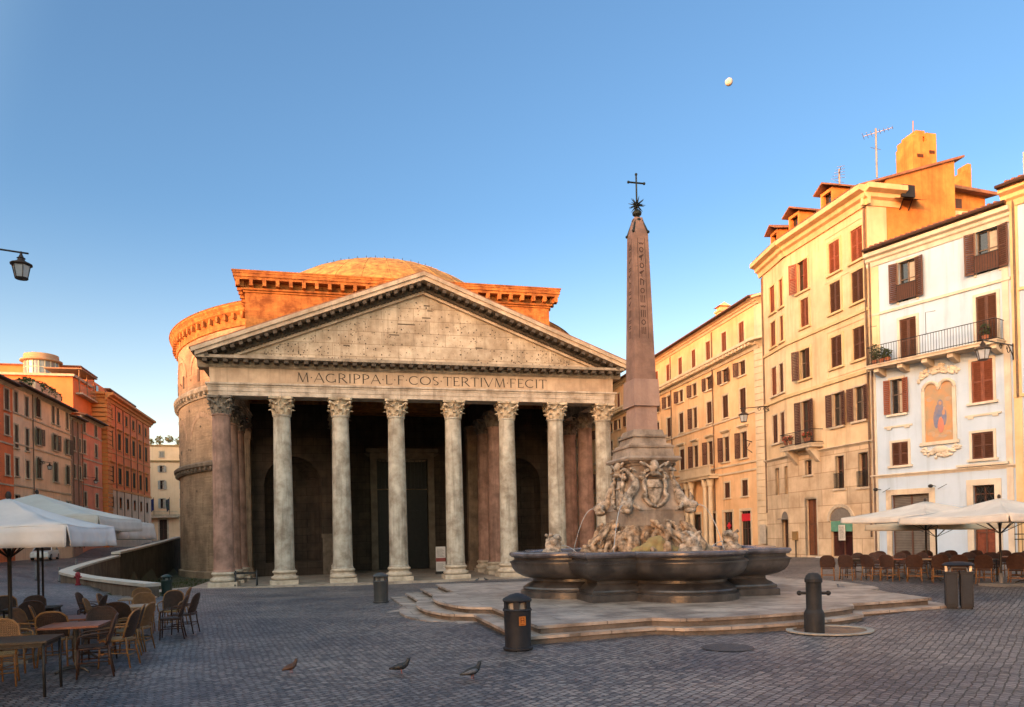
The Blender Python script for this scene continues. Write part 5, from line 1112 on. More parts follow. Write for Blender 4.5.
# big orange-red palazzo with roof terraces
def palazzo_o():
    x = -37.6; y0 = 50.6; L = 24.6; z0 = 2.2; rt = thing('palazzo', 'big orange-red palazzo with striped corner and rooftop terraces', 'building', (x, y0, z0)); F = frame(x, y0, 0); ws = []
    for k in range(6):
        yc = 2.1+3.95*k
        for r, (a, b, w, st) in enumerate(((20.5, 22.0, .6, 'closed'), (16.4, 18.8, .8, 'closed'), (11.4, 13.8, .85, 'closed'), (7.9, 9.4, .5, 'none'), (4.2, 6.2, .5, 'none'))):
            ws.append(((yc-w, yc+w, a, b), dict(shut=st, sm_=SH_GREEN, trim=.14 if r else .1, hood=r in (1, 2), sill=True, tm=O_TRIM if r < 3 else S_TRIM)))
    body(rt, F, L, 16, z0-1, 23.2, O_WALL, [w[0] for w in ws])
    for h, k in ws: window(rt, F, *h, **k)
    Fs = F @ Matrix.Translation((0, -.05, 0)); part(rt, Fs, 'beige_base', O_BASE, lambda mb: holed(mb, 0, L, z0-1, 10.4, [w[0] for w in ws if w[0][3] < 10], .05))
    cornice(rt, F, L, 22.6, 1.1, 1.0, O_TRIM); band(rt, F, 0, L, 10.4, .3, .15, O_TRIM); band(rt, F, 0, L, 15.6, .18, .08, O_TRIM)
    for y in (4.1, 8.0, 12.0, 15.9, 19.9): pipe(rt, F, y, 5, 22.5)
    def quoins(mb):
        z = z0-1; i = 0
        while z < 22.5: w = 2.0; mb.box(0, w, -.12, .02, z, z+.5); mb.box(-.1, .02, -.12, 2.0, z, z+.5); z += .62; i += 1
    part(rt, F, 'striped_corner', O_TRIM, quoins)
    Fn = frame(x-16, y0, 90)                          # north end wall over the lower roofs
    h = (12.2, 13.2, 19.6, 21.2)
    part(rt, Fn, 'end_wall', O_TRIM, lambda mb: holed(mb, 0, 15.9, 17, 22.6, [h], .2)) ; window(rt, Fn @ Matrix.Translation((0, -.02, 0)), *h, shut='open', sm_=SH_GREY, tm=S_TRIM, curtain=True)
    cornice(rt, Fn, 15.6, 22.6, 1.1, .9, O_TRIM, 'end_cornice')
    # attic, terraces
    part(rt, F, 'attic', O_WALL, lambda mb: (mb.box(.5, 24.2, 2.6, 15, 23.2, 26.0), mb.box(2, 9, 4, 14, 26.2, 27.6)))
    for y in (5, 9.5, 21.5, 24.5): part(rt, F, 'attic_window', G_MAT, lambda mb: mb.box(y-.5, y+.5, 2.5, 2.62, 23.9, 25.6))
    part(rt, F, 'attic_roof', R_TILE, lambda mb: (mb.box(.0, 26.6, 2.0, 15, 26.2, 26.4) if False else mb.box(9.4, 24.7, 2.0, 15, 26.0, 26.2), mb.box(1.7, 9.3, 3.6, 14, 27.6, 27.75)))
    part(rt, F, 'terrace_railing', IRON, lambda mb: (mb.tube([(.2, .2, 24.2), (24.2, .2, 24.2)], .03, 4), [mb.tube([(.2+1.05*i, .2, 23.7), (.2+1.05*i, .2, 24.2)], .02, 4) for i in range(23)]))
palazzo_o()
def penthouse():
    c = (-45.2, 49.6); rt = thing('rooftop_pavilion', 'round glazed rooftop pavilion on an orange penthouse above the tan townhouse', 'pavilion', (c[0], c[1], 22)); pw = mat('pale_green_frame', (.50, .52, .40), (.42, .44, .34), 2)
    MB().box(-52, -39.4, 43, 50.4, 19, 24.2).build('penthouse_wall', O_WALL, rt); MB().box(-52.2, -39.1, 42.6, 50.4, 24.2, 24.5).box(-46, -38.6, 44, 50.4, 22.2, 22.4).build('terrace_slab', S_TRIM, rt)
    mb = MB().lathe([(2.1, 24.5), (2.1, 25.4)], (*c, 0), 28); mb.build('drum', S_TRIMC, rt)
    MB().lathe([(2.0, 25.4), (2.0, 27.3)], (*c, 0), 28).build('glazing', mat('pavilion_glass', (.20, .24, .26), rough=.1, spec=.6), rt)
    mb = MB()
    for k in range(18):
        a = 2*pi*k/18; R = Matrix.Rotation(a, 3, 'Z'); mb.obox(Vector((c[0], c[1], 26.45))+R @ Vector((2.03, 0, 0)), (.1, .12, 1.9), R)
    mb.lathe([(2.05, 26.4), (2.05, 26.5)], (*c, 0), 28); mb.build('glazing_bars', pw, rt)
    MB().lathe([(2.3, 27.3), (2.5, 27.4), (2.5, 27.55), (2.1, 27.7), (2.05, 28.3), (.1, 28.5)], (*c, 0), 28).build('roof', mat('copper_pavilion_roof', (.42, .22, .12), (.36, .27, .17), 1), rt, True, auto=30)
    mb = MB(); 
    for y in (44.2, 47.3, 50.2): mb.tube([(-39, y, 22.4), (-39, y, 25.4)], .07, 6)
    mb.box(-43, -38.6, 43.9, 50.4, 25.4, 25.55); mb.build('terrace_canopy', mat('canopy_timber', (.34, .2, .12)), rt)
    mb = MB().tube([(-38.7, 44, 23.4), (-38.7, 50.4, 23.4)], .03, 5)
    for i in range(16): mb.tube([(-38.7, 44+.42*i, 22.4), (-38.7, 44+.42*i, 23.4)], .015, 4)
    mb.build('terrace_railing', S_TRIM, rt)
penthouse()
# yellow house closing the street
def house_y():
    x0 = -52; y = 105; L = 42; z0 = 2.8; rt = thing('palazzo', 'pale yellow palazzo with grey-green shutters closing the far end of the left street', 'building', (x0, y, z0)); F = frame(x0, y, 90); w_ = mat('pale_yellow_stucco', (.84, .62, .40), (.76, .54, .33), .4, .85, .12, 5, .2); ws = []; sg = mat('pale_grey_shutter', (.45, .43, .38), (.38, .36, .32), 5)
    for k in range(9):
        xc = 1.8+4.15*k
        for r, (a, b) in enumerate(((20.7, 21.9), (17.6, 18.9), (14.0, 15.8), (10.0, 12.0))): ws.append(((xc-.42, xc+.42, a, b), dict(shut='closed' if r == 0 else 'open', sm_=sg, curtain=True)))
        if k != 2: ws.append(((xc-.7, xc+.7, 3.6, 7.4), dict(shut='none', trim=.2, sill=False)))
    k = (9.4, 10.9, 3.0, 7.6); ws.append((k, dict(shut='none', trim=.3, sill=False, name='portal', glass=mat('dark_door', (.04, .025, .018)))))
    body(rt, F, L, 12, z0-1, 23.0, w_, [q[0] for q in ws])
    for h, kk in ws: window(rt, F, *h, **kk)
    cornice(rt, F, L, 19.6, .5, .45, S_TRIMC); band(rt, F, 0, L, 8.2, .5, .3, S_TRIM, 'balcony_band'); cornice(rt, F, L, 22.9, .4, .4, S_TRIMC, 'upper_cornice'); band(rt, F, 0, L, 1.8, 5.8, .06, S_TRIM, 'stone_base') if False else None
    part(rt, F, 'balcony', S_TRIM, lambda mb: (mb.box(7.2, 13.2, -1.1, 0, 8.0, 8.3), [mb.tube([(7.3+.25*i, -1.0, 8.3), (7.3+.25*i, -1.0, 9.3)], .03, 4) for i in range(24)], mb.tube([(7.2, -1, 9.3), (13.2, -1, 9.3)], .05, 5)))
    fm = [mat('dark_blue_flag', (.03, .04, .14)), mat('tricolour_flag', (.10, .05, .12), (.03, .08, .05), 2)]
    for i, xx in enumerate((x0+8.6, x0+11.6)):
        fl = thing('flag', ('dark blue flag drooping from a pole on the yellow palazzo balcony', 'rolled tricolour flag on the right side of the yellow palazzo balcony')[i], 'flag', (xx, y-1, 9))
        MB().tube([(xx, y-1, 8.6), (xx+.2, y-1.9, 12.2)], .04, 6).build('pole', IRON, fl)
        mb = MB(); vs = []
        for r in range(8):
            for c in range(5): vs.append((xx+.18-.75*c/4*(1-.3*r/7), y-1.8+.3*sin(c*2+r)*.4-.05*r*0, 12.0-.34*r-.12*c))
        mb.add(vs, [(r*5+c, r*5+c+1, r*5+c+6, r*5+c+5) for r in range(7) for c in range(4)]); o = mb.build('cloth', fm[i], fl); so = o.modifiers.new('s', 'SOLIDIFY'); so.thickness = .02
    for i in range(6):
        foliage('roof_shrub', ('rounded shrub', 'low bushy shrub', 'tall thin shrub', 'spreading shrub', 'small potted shrub', 'dense shrub')[i]+' on the roof of the yellow palazzo, '+('first', 'second', 'third', 'fourth', 'fifth', 'sixth')[i]+' from the left', (x0+7.5+1.9*i, y+1.5, 24.1+.3*(i % 3)), (.9, .7, .8+.3*(i % 2)), 160, .22, 30+i, 'shrub')
house_y()
# palazzi of the piazza behind and beside the viewer: out of the picture, added and sized to shade it
def backhouse(label, x0, x1, y0, y1, z1, face, m):
    rt = thing('palazzo', label, 'building', (x0, y0, .8)); MB().box(x0, x1, y0, y1, .3, z1).build('wall', m, rt)
    MB().add([(x0-.6, y0-.6, z1), (x1+.6, y0-.6, z1), (x1+.6, y1+.6, z1), (x0-.6, y1+.6, z1), ((x0+x1)/2, y0+3, z1+1.8), ((x0+x1)/2, y1-3, z1+1.8)], [(0, 1, 4), (1, 2, 5, 4), (2, 3, 5), (3, 0, 4, 5), (3, 2, 1, 0)]).build('roof', R_TILE, rt)
    fm_ = MB(); k = 0
    if face == 'x': spots = [((x1+.02, y0+2+3.2*i), 'y') for i in range(int((y1-y0-2)/3.2))]
    else: spots = [((x0+2+3.2*i, y1+.02), 'x') for i in range(int((x1-x0-2)/3.2))]
    for (px, py), ax in spots:
        for z in range(4, int(z1)-3, 4):
            if ax == 'y': fm_.box(px-.1, px+.04, py-.5, py+.5, z, z+1.9)
            else: fm_.box(px-.5, px+.5, py-.1, py+.04, z, z+1.9)
    fm_.build('shutters', SH_BROWN, rt).__setitem__('kind', 'stuff')
BACK = [('ochre palazzo behind the cafe, out of the picture to the left', -36, -19.5, -58, -37.2, 12.5, 'x', D_SIDE),
        ('tall tan palazzo east of the square, out of the picture', -74, -60, -70, -34.5, 33.0, 'x', B_WALL), ('tall cream palazzo east of the square, out of the picture', -74, -60, -34, -10, 30.5, 'x', D_WALL), ('lower ochre palazzo east of the temple, out of the picture', -74, -60, -9.5, 16, 26.5, 'x', C_WALL),
        ('brown palazzo behind the left street, out of the picture', -82, -64, 44, 112, 31.0, 'x', A_WALL), ('tall orange palazzo east of the square, out of the picture', -74, -60, -112, -70.5, 30.5, 'x', C_WALL), ('cream palazzo north of the square, behind the viewer', -18, 34, -98, -84, 17, 'y', D_WALL)]
for b in BACK: backhouse(*b)
# ------------------------------------------------------------------ walls of the sunken moat on the left
W_STONE = mat('old_wall_stone', (.20, .15, .11), (.11, .085, .065), 1.0, .9, .5, 6, .6)
W_COPE = mat('pale_coping', (.58, .52, .44), (.44, .39, .33), 1.2, .75, .2, 8)
def wall_run(name, label, pts, wth, m, cop=None, cope_h=.14, over=.08, zb=-1.9):
    """pts: (x,y,ztop); a wall of constant width with coping along a polyline"""
    P = [Vector(p) for p in pts]; n = len(P); rt = thing(name, label, 'wall', (P[0].x, P[0].y, gz(P[0].x, P[0].y)))
    def strip(mb, hw, z0f, z1f):
        vs = []
        for i in range(n):
            d = (P[min(i+1, n-1)]-P[max(i-1, 0)]); d.z = 0; d.normalize(); s = Vector((-d.y, d.x, 0))*hw
            for q, zz in ((s, z0f(P[i])), (s, z1f(P[i])), (-s, z1f(P[i])), (-s, z0f(P[i]))): vs.append((P[i].x+q.x, P[i].y+q.y, zz))
        mb.add(vs, [(i*4+k, i*4+(k+1) % 4, i*4+4+(k+1) % 4, i*4+4+k) for i in range(n-1) for k in range(4)]+[(0, 1, 2, 3), (n*4-1, n*4-2, n*4-3, n*4-4)])
    mb = MB(); strip(mb, wth/2, lambda p: zb, lambda p: p.z-cope_h); mb.build('wall', m, rt)
    if cop: mb = MB(); strip(mb, wth/2+over, lambda p: p.z-cope_h, lambda p: p.z); mb.build('coping', cop, rt)
    return rt
def smooth(P, k=4):
    r = []
    for i in range(len(P)-1):
        p0, p1, p2, p3 = [Vector(P[max(0, min(len(P)-1, j))]) for j in (i-1, i, i+1, i+2)]
        for j in range(k):
            t = j/k; r.append(.5*((2*p1)+(p2-p0)*t+(2*p0-5*p1+4*p2-p3)*t*t+(3*p1-p0-3*p2+p3)*t**3))
    return r+[Vector(P[-1])]
par = wall_run('parapet_wall', 'low curving parapet wall with pale stone coping at the edge of the moat', smooth([(-15.3, -25.5, 1.0), (-17.5, -22, 1.03), (-20, -17.8, 1.08), (-22.3, -13.8, 1.2), (-23.1, -11.5, 1.25), (-23.7, -8.6, 1.3), (-25.2, 0, 1.42), (-26.7, 12.6, 1.7)]), .55, W_STONE, W_COPE)
wall_run('retaining_wall', 'tall dark retaining wall of the moat running towards the yellow palazzo', [(-26.9, 13.2, 2.0), (-28, 25, 2.3), (-28.8, 40, 2.9), (-29.5, 55, 3.6), (-30, 92, 4.2)], .6, mat('mossy_dark_wall', (.10, .085, .06), (.05, .045, .03), .8, .95, .5, 5, .7), W_COPE, .2)
def paving():
    vs = []; fs = []; n = 12
    for j in range(5):
        for i in range(n+1):
            x = -18.6-7.2*i/n; y = -2.3+(1.0*i/n)+(4.6-3.2*i/n)*j/4; b = -.78*(1-i/n)+(max(gz(x, y), -1.3)+.03)*i/n; vs.append((x, y, max(b, gz(x, y)+.03) if not inpoly(x, y, DITCH) else b))
    for j in range(4):
        for i in range(n): a = j*(n+1)+i; fs.append((a, a+1, a+n+2, a+n+1))
    o = MB().add(vs, fs).build('paving', T_FLOOR); o['kind'] = 'structure'
paving()
# grass growing on the moat floor
rnd = random.Random(14); mb = MB()
for _ in range(5200):
    x, y = rnd.uniform(-29, -16), rnd.uniform(-12, 30)
    if inpoly(x, y, DITCH) and x*x+(y-47.7)**2 > 29**2:
        z = min(gz(x, y), ditch(x, y)); a = rnd.uniform(0, 6.3); h = rnd.uniform(.08, .3)
        if noise.noise(Vector((x*.4, y*.4, 9))) > -.05: mb.add([(x-.04*cos(a), y-.04*sin(a), z-.02), (x+.04*cos(a), y+.04*sin(a), z-.02), (x+rnd.uniform(-.12, .12), y+rnd.uniform(-.12, .12), z+h)], [(0, 1, 2)])
o = mb.build('grass', simple); tagged(o, 'patchy green grass on the moat floor beside the rotunda', 'grass', kind='stuff')

# ------------------------------------------------------------------ street furniture
BIN_M = mat('dark_bin_metal', (.018, .020, .026), (.012, .013, .017), 4, .6, .08, 20)
BIN_G = mat('green_bin_metal', (.025, .045, .038), (.018, .032, .028), 4, .45, .08, 20)
def litter_bin(x, y, label, plate=True, m=BIN_M, h=1.08):
    z = gz(x, y); rt = thing('litter_bin', label, 'bin', (x, y, z)); k = h/1.08
    MB(Matrix.Translation((0, 0, 0))).lathe([(.27, 0), (.29, .02), (.29, .05), (.255, .06), (.25, .1), (.265, .72), (.27, .74), (.27, .76), (.2, .765)], seg=16).build('body', m, rt, True, local=True, auto=35)
    mb = MB()
    for i in range(6): a = 2*pi*i/6+.2; R = Matrix.Rotation(a, 3, 'Z'); mb.obox(R @ Vector((.24, 0, .845)), (.03, .11, .165), R)
    mb.lathe([(.27, .74), (.285, .76), (.27, .79)], seg=16, cap=False); mb.build('collar', m, rt, local=True)
    MB().lathe([(.275, .92), (.285, .95), (.27, .98), (.14, 1.05), (.03, 1.08)], seg=16).build('lid', m, rt, True, local=True, auto=40)
    MB().lathe([(.19, .7), (.19, .9)], seg=12).build('liner', mat('bin_liner', (.35, .33, .3)), rt, local=True)
    if plate:
        a = atan2(CAM.y-y, CAM.x-x)+.35; R = Matrix.Rotation(a, 3, 'Z'); pl = MB(); pl.obox(R @ Vector((.268, 0, .57)), (.012, .13, .17), R); po = pl.build('plate', mat('orange_plate', (.42, .15, .03), rough=.5), rt, local=True)
        pm = MB()
        for u, w_, zz, hh in ((-.03, .012, .585, .1), (.03, .012, .585, .1), (0, .06, .63, .012), (0, .06, .58, .012), (0, .08, .505, .01)): pm.obox(R @ Vector((.276, u, zz)), (.006, w_, hh), R)
        pm.build('crest', mat('dark_crest', (.12, .03, .01)), po, local=True)
    for c in rt.children: c.scale = (k, k, k)
    return rt
litter_bin(-4.47, -46.96, 'dark metal litter bin with an orange crest plate in front of the fountain steps', True, BIN_M, 1.02)
litter_bin(-6.02, -33.39, 'dark grey litter bin left of the fountain steps, before the temple columns', False, mat('grey_bin_metal', (.06, .062, .062), (.045, .046, .046), 4, .45))
litter_bin(-14.97, -24.3, 'small dark green litter bin at the end of the parapet wall', False, BIN_G, .95)
def twin_bin(x, y):
    z = gz(x, y); rt = thing('recycling_bin', 'black twin recycling bin under one round lid, right of the fountain', 'bin', (x, y, z), radians(-40))
    for sx in (-.155, .155):
        mb = MB(); mb.box(sx-.125, sx+.125, -.2, .2, .05, .84); mb.box(sx-.138, sx+.138, -.215, .215, .84, .88); mb.box(sx-.11, sx+.11, -.17, .17, 0, .05); mb.build('compartment', BIN_M, rt, local=True)
        MB().box(sx-.09, sx+.09, -.212, -.2, .12, .8).build('door', mat('grey_bin_panel', (.028, .031, .037), rough=.7), rt, local=True)
    mb = MB()
    for s in (-.25, .25): mb.box(s-.025, s+.025, -.03, .03, .88, 1.02)
    mb.tube([(-.18, -.12, .88), (-.15, -.12, .98), (.15, -.12, .98), (.18, -.12, .88)], .018, 6); mb.build('bracket', mat('bright_bin_metal', (.4, .4, .4), rough=.35, metal=.6), rt, local=True)
    MB().lathe([(.32, 1.02), (.34, 1.045), (.28, 1.09), (.12, 1.115), (.02, 1.12)], seg=20).build('lid', BIN_M, rt, True, local=True, auto=40)
twin_bin(6.85, -45.3)
def nasone(x, y):
    z = gz(x, y); rt = thing('drinking_fountain', 'dark cast-iron drinking fountain post with two side knobs, standing in a round stone drain', 'drinking fountain', (x, y, z)); m = mat('old_cast_iron', (.026, .026, .028), (.012, .012, .013), 3, .65, .15, 20, .3)
    MB().lathe([(.185, 0), (.19, .4), (.175, .44), (.155, .47), (.145, .5), (.145, 1.0), (.165, 1.02), (.165, 1.08), (.15, 1.1), (.14, 1.14), (.09, 1.19), (.02, 1.2)], seg=18).build('post', m, rt, True, local=True, auto=35)
    for s in (-1, 1):
        a = -.52; d = Vector((cos(a)*s, sin(a)*s, 0)); mb = MB(); mb.tube([d*.14+Vector((0, 0, .8)), d*.25+Vector((0, 0, .8))], .03, 8); mb.ball(d*.265+Vector((0, 0, .8)), .05, 8, 6); mb.build('knob', m, rt, local=True)
    mb = MB(); c = Vector((.45, .15, 0))
    nn = 30; vs = []
    for r, dz in ((.86, .004), (.86, .028), (.72, .028), (.72, .006)):
        for i in range(nn): a = 2*pi*i/nn; px, py = c.x+r*cos(a), c.y+r*.85*sin(a); vs.append((px, py, gz(x+px, y+py)-z+dz+.016))
    mb.add(vs, [(j*nn+i, j*nn+(i+1) % nn, (j+1)*nn+(i+1) % nn, (j+1)*nn+i) for j in range(3) for i in range(nn)]); mb.build('drain_kerb', mat('pale_kerb', (.36, .33, .29), (.26, .235, .2), 2), rt, local=True)
    vs = [(c.x, c.y, gz(x+c.x, y+c.y)-z+.022)]+[(c.x+.725*cos(2*pi*i/nn), c.y+.62*sin(2*pi*i/nn), gz(x+c.x+.725*cos(2*pi*i/nn), y+c.y+.62*sin(2*pi*i/nn))-z+.02) for i in range(nn)]
    MB().add(vs, [(0, i+1, (i+1) % nn+1) for i in range(nn)]).build('drain_stones', mat('rusty_wet_cobbles', (.21, .12, .065), (.10, .075, .06), 4, .4, .6, 14), rt, local=True)
nasone(1.49, -47.2)
# red hydrant and posts by the parapet
def hydrant(x, y):
    z = gz(x, y); rt = thing('fire_hydrant', 'small red hydrant in front of the curving parapet wall', 'hydrant', (x, y, z)); m = mat('red_hydrant_paint', (.30, .03, .035), (.2, .02, .025), 5, .5)
    MB().lathe([(.14, 0), (.14, .06), (.09, .08), (.09, .45), (.12, .48), (.12, .58), (.07, .66), (.02, .68)], seg=14).build('barrel', m, rt, True, local=True, auto=35)
    mb = MB()
    for s in (-1, 1): mb.tube([(s*.06, 0, .42), (s*.17, 0, .42)], .045, 8)
    mb.build('outlet', m, rt, True, local=True)
hydrant(-20.3, -18.7)
def post(x, y, label, h=1.0):
    z = gz(x, y); rt = thing('bollard', label, 'bollard', (x, y, z), group='thin metal bollards along the left street'); MB().lathe([(.05, 0), (.05, h-.08), (.07, h-.06), (.07, h-.02), (.02, h)], seg=10).build('shaft', mat('grey_post_metal', (.2, .2, .2), rough=.5), rt, True, local=True, auto=35); MB().lathe([(.11, 0), (.11, .03), (.06, .05)], seg=10).build('foot', IRON, rt, True, local=True, auto=35)
for i, (x, y) in enumerate([(-26.5, -6.5), (-27.6, 1.0), (-28.6, 8)]): post(x, y, ('nearest thin grey bollard beside the parapet', 'second thin grey bollard beside the parapet', 'third thin grey bollard beside the parapet')[i], 1.1)
# iron barrier between the first temple columns
def barrier(x, y):
    rt = thing('crowd_barrier', 'dark iron barrier with splayed feet between the first two temple columns', 'barrier', (x, y, -.72)); z = .02
    mb = MB()
    for dx in (0, 1.55): mb.bar((dx, -.45, z), (dx, .05, z+1.15), .09, .14); mb.bar((dx, .45, z), (dx, .0, z+1.15), .09, .14)
    mb.build('trestle', IRON, rt, local=True); MB().bar((-.1, 0, 1.0), (1.65, 0, 1.0), .08, .16).bar((0, 0, .55), (1.55, 0, .55), .06, .1).build('rail', IRON, rt, local=True)
barrier(-14.9, -.6)
# information panels inside the portico
def panel(x, y):
    rt = thing('information_panel', 'white information panel with a red band standing in the temple portico', 'sign', (x, y, -.72))
    MB().box(-.45, .45, 0, .06, .25, 2.55).build('board', mat('white_panel', (.62, .58, .54), (.55, .5, .46), 3), rt, local=True); MB().box(-.45, .45, -.006, -.001, 1.15, 1.5).build('red_band', mat('red_band', (.30, .08, .07)), rt, local=True)
    mb = MB()
    for i in range(9): mb.box(-.35, .35-.1*(i % 3), -.005, -.001, 1.6+.09*i, 1.63+.09*i)
    for i in range(6): mb.box(-.35, .3-.1*(i % 2), -.005, -.001, .45+.1*i, .48+.1*i)
    mb.build('text_lines', mat('grey_print', (.25, .22, .2)), rt, local=True); MB().box(-.5, .5, -.2, .25, 0, .25).build('foot', IRON, rt, local=True)
panel(2.25, 7.8)
# wall lamps
def lantern(mb_frame, mb_glass, c, s):
    c = Vector(c)
    for k in range(6):
        a, b = 2*pi*k/6, 2*pi*(k+1)/6; p = lambda r, z, t: c+Vector((r*s*cos(t), r*s*sin(t), z*s))
        mb_frame.tube([p(.40, -.1, a), p(.27, -.72, a)], .022*s, 5); mb_glass.add([p(.385, -.1, a), p(.385, -.1, b), p(.26, -.72, b), p(.26, -.72, a)], [(0, 1, 2, 3)])
    mb_frame.lathe([(.0, -.78*s), (.27*s, -.76*s), (.29*s, -.72*s), (.26*s, -.70*s)], tuple(c), 12, cap=False)
    mb_frame.lathe([(.40*s, -.14*s), (.47*s, -.1*s), (.47*s, -.05*s), (.3*s, .03*s), (.16*s, .12*s), (.15*s, .2*s), (.19*s, .22*s), (.12*s, .27*s), (.06*s, .4*s), (.05*s, .5*s)], tuple(c), 12)
def wall_lamp(label, c, s, wall, scroll=True):
    """lantern hanging at c from an iron arm that reaches back to the wall point"""
    c = Vector(c); w = Vector(wall); rt = thing('wall_lamp', label, 'lamp', tuple(w)); f, g, a = MB(), MB(), MB(); lantern(f, g, c-Vector((0, 0, .5*s)), s)
    top = c+Vector((0, 0, .0)); d = (top-w); a.tube([w, top, top+d.normalized()*.28*s], .03*s+.008, 7); a.ball(top, .06*s, 8, 6); a.ball(top+d.normalized()*.28*s, .045*s, 7, 5)
    if scroll:
        u = d.normalized(); L = d.length
        for q0, rr in ((.1, .22), (.38, .14)):
            cc = w+u*(L*q0+rr)+Vector((0, 0, -rr-.02)); a.tube([cc+u*rr*cos(t)*(1-t/14)+Vector((0, 0, rr*sin(t)*(1-t/14))) for t in [i*.4 for i in range(20)]], .02, 5)
        a.tube([w+Vector((0, 0, -.55)), w+u*.25+Vector((0, 0, -.3)), w+u*.6], .025, 6)
        a.tube([w+Vector((0, 0, -.7)), w+Vector((0, 0, .1))], .03, 6)
    a.build('bracket', IRON, rt, True); f.build('lantern_frame', mat('rusty_iron', (.05, .028, .018), (.025, .018, .015), 6, .5), rt, True, auto=40); g.build('lantern_glass', mat('lamp_glass', (.42, .45, .48), (.34, .36, .38), 5, .15, .02, spec=.6), rt)
wall_lamp('six-sided iron lantern hanging from a bracket against the sky, top left', (-15.85, -37.35, 10.8), .58, (-19.6, -37.6, 11.1), False)
wall_lamp('small iron lantern on an arm at the bend of the cream townhouse', (21.6, -12.5, 11.6), .8, (23.65, -12.9, 11.75))
wall_lamp('iron lantern on a scrolled bracket at the right end of the balcony', (21.9, -32.1, 11.35), .75, (25.1, -30.8, 11.55))
wall_lamp('small iron lantern on the tan townhouse across the moat', (-36.9, 27.2, 11.6), .6, (-37.95, 26.9, 11.8))
wall_lamp('small iron lantern on the grey-pink townhouse', (-36.7, 42.2, 11.2), .6, (-37.85, 41.0, 11.3), False)
wall_lamp('tiny iron lantern on the far yellow palazzo', (-43.9, 103.5, 11.3), .9, (-43.9, 104.9, 11.4), False)
def antenna(label, p, h, n, seed, az=.6):
    rt = thing('tv_antenna', label, 'antenna', p); m = mat('antenna_metal', (.3, .28, .26), rough=.5, metal=.4); x, y, z = p; MB().tube([(x, y, z), (x, y, z+h)], .055, 6).build('mast', m, rt); mb = MB(); c, s = cos(az), sin(az)
    mb.tube([(x-.9*c, y-.9*s, z+h-.25), (x+.7*c, y+.7*s, z+h-.25)], .02, 5)
    for i in range(n): t = -.9+1.6*i/(n-1); w = .22+.25*i/n; mb.tube([(x+t*c-w*s, y+t*s+w*c, z+h-.25), (x+t*c+w*s, y+t*s-w*c, z+h-.25)], .014, 4)
    mb.tube([(x-.4, y, z+h*.6), (x+.4, y+.1, z+h*.6)], .016, 4); mb.build('aerial', m, rt)
antenna('tall thin television antenna on the roof of the red-orange townhouse', (-41.8, 24, 19.5), 5.8, 8, 1, .1)
antenna('brown television antenna left of the chimney tower', (25.0, -22.2, 24.0), 3.0, 8, 2, 2.3); antenna('pale television antenna right of the chimney tower', (29.4, -20.6, 24.3), 3.4, 6, 3, .4); antenna('small television antenna nearest the dormers', (23.8, -20.4, 23.4), 1.9, 5, 4, 1.0)
rt = thing('water_tank', 'round pale water tank on the roof at the left edge', 'tank', (-42.6, 20.5, 19.8)); MB().lathe([(1.0, 0), (1.0, 1.1), (1.06, 1.15), (.9, 1.3), (.1, 1.4)], (-42.6, 20.5, 20.0), 20).build('drum', mat('pale_tank', (.5, .42, .35)), rt, True, auto=35); MB().box(-43.4, -41.8, 19.7, 21.3, 19.0, 20.0).build('stand', IRON, rt)
# small things at the foot of the cream house
def sign_board(x, y):
    rt = thing('sign_board', 'small white board with a green scribble leaning by the brown street door', 'sign', (x, y, 1)); F = frame(x, y, .7, True); mb = MB(F); R = Matrix.Rotation(-.15, 3, 'X'); mb.obox((0, 0, .55), (.6, .04, .85), R); mb.build('board', mat('white_board', (.6, .6, .58)), rt)
    mb = MB(F)
    for a, b in (((-.15, .3), (.1, .75)), ((.1, .75), (.0, .45)), ((.0, .45), (.2, .5)), ((-.2, .6), (.15, .62)), ((.12, .3), (.2, .7))):
        mb.bar((a[0], -.03-(.55-a[1])*.15, a[1]), (b[0], -.03-(.55-b[1])*.15, b[1]), .03, .05)
    mb.build('scribble', mat('dark_green_scribble', (.03, .09, .06)), rt)
sign_board(22.45, -19.25)
rt = thing('mailbox', 'small brass-coloured mailbox between the two narrow doors', 'mailbox', (22.9, -16.4, 1)); MB().box(22.75, 22.95, -16.7, -16.2, 2.0, 2.6).build('box', mat('brass_box', (.28, .17, .07), rough=.5), rt); MB().tube([(22.85, -16.45, .8), (22.85, -16.45, 2.0)], .04, 6).build('post', IRON, rt)
rt = thing('notice_frame', 'white framed menu on the dark red shop door', 'sign', (22.75, -21.4, 2)); F = frame(22.74, -21.2, .7, True); MB(F).box(-.28, .28, -.05, .0, 2.0, 2.95).build('frame', mat('white_frame', (.6, .57, .5)), rt); MB(F).box(-.2, .2, -.06, -.051, 2.1, 2.85).build('sheet', mat('menu_sheet', (.3, .28, .25), (.5, .46, .4), 9), rt)
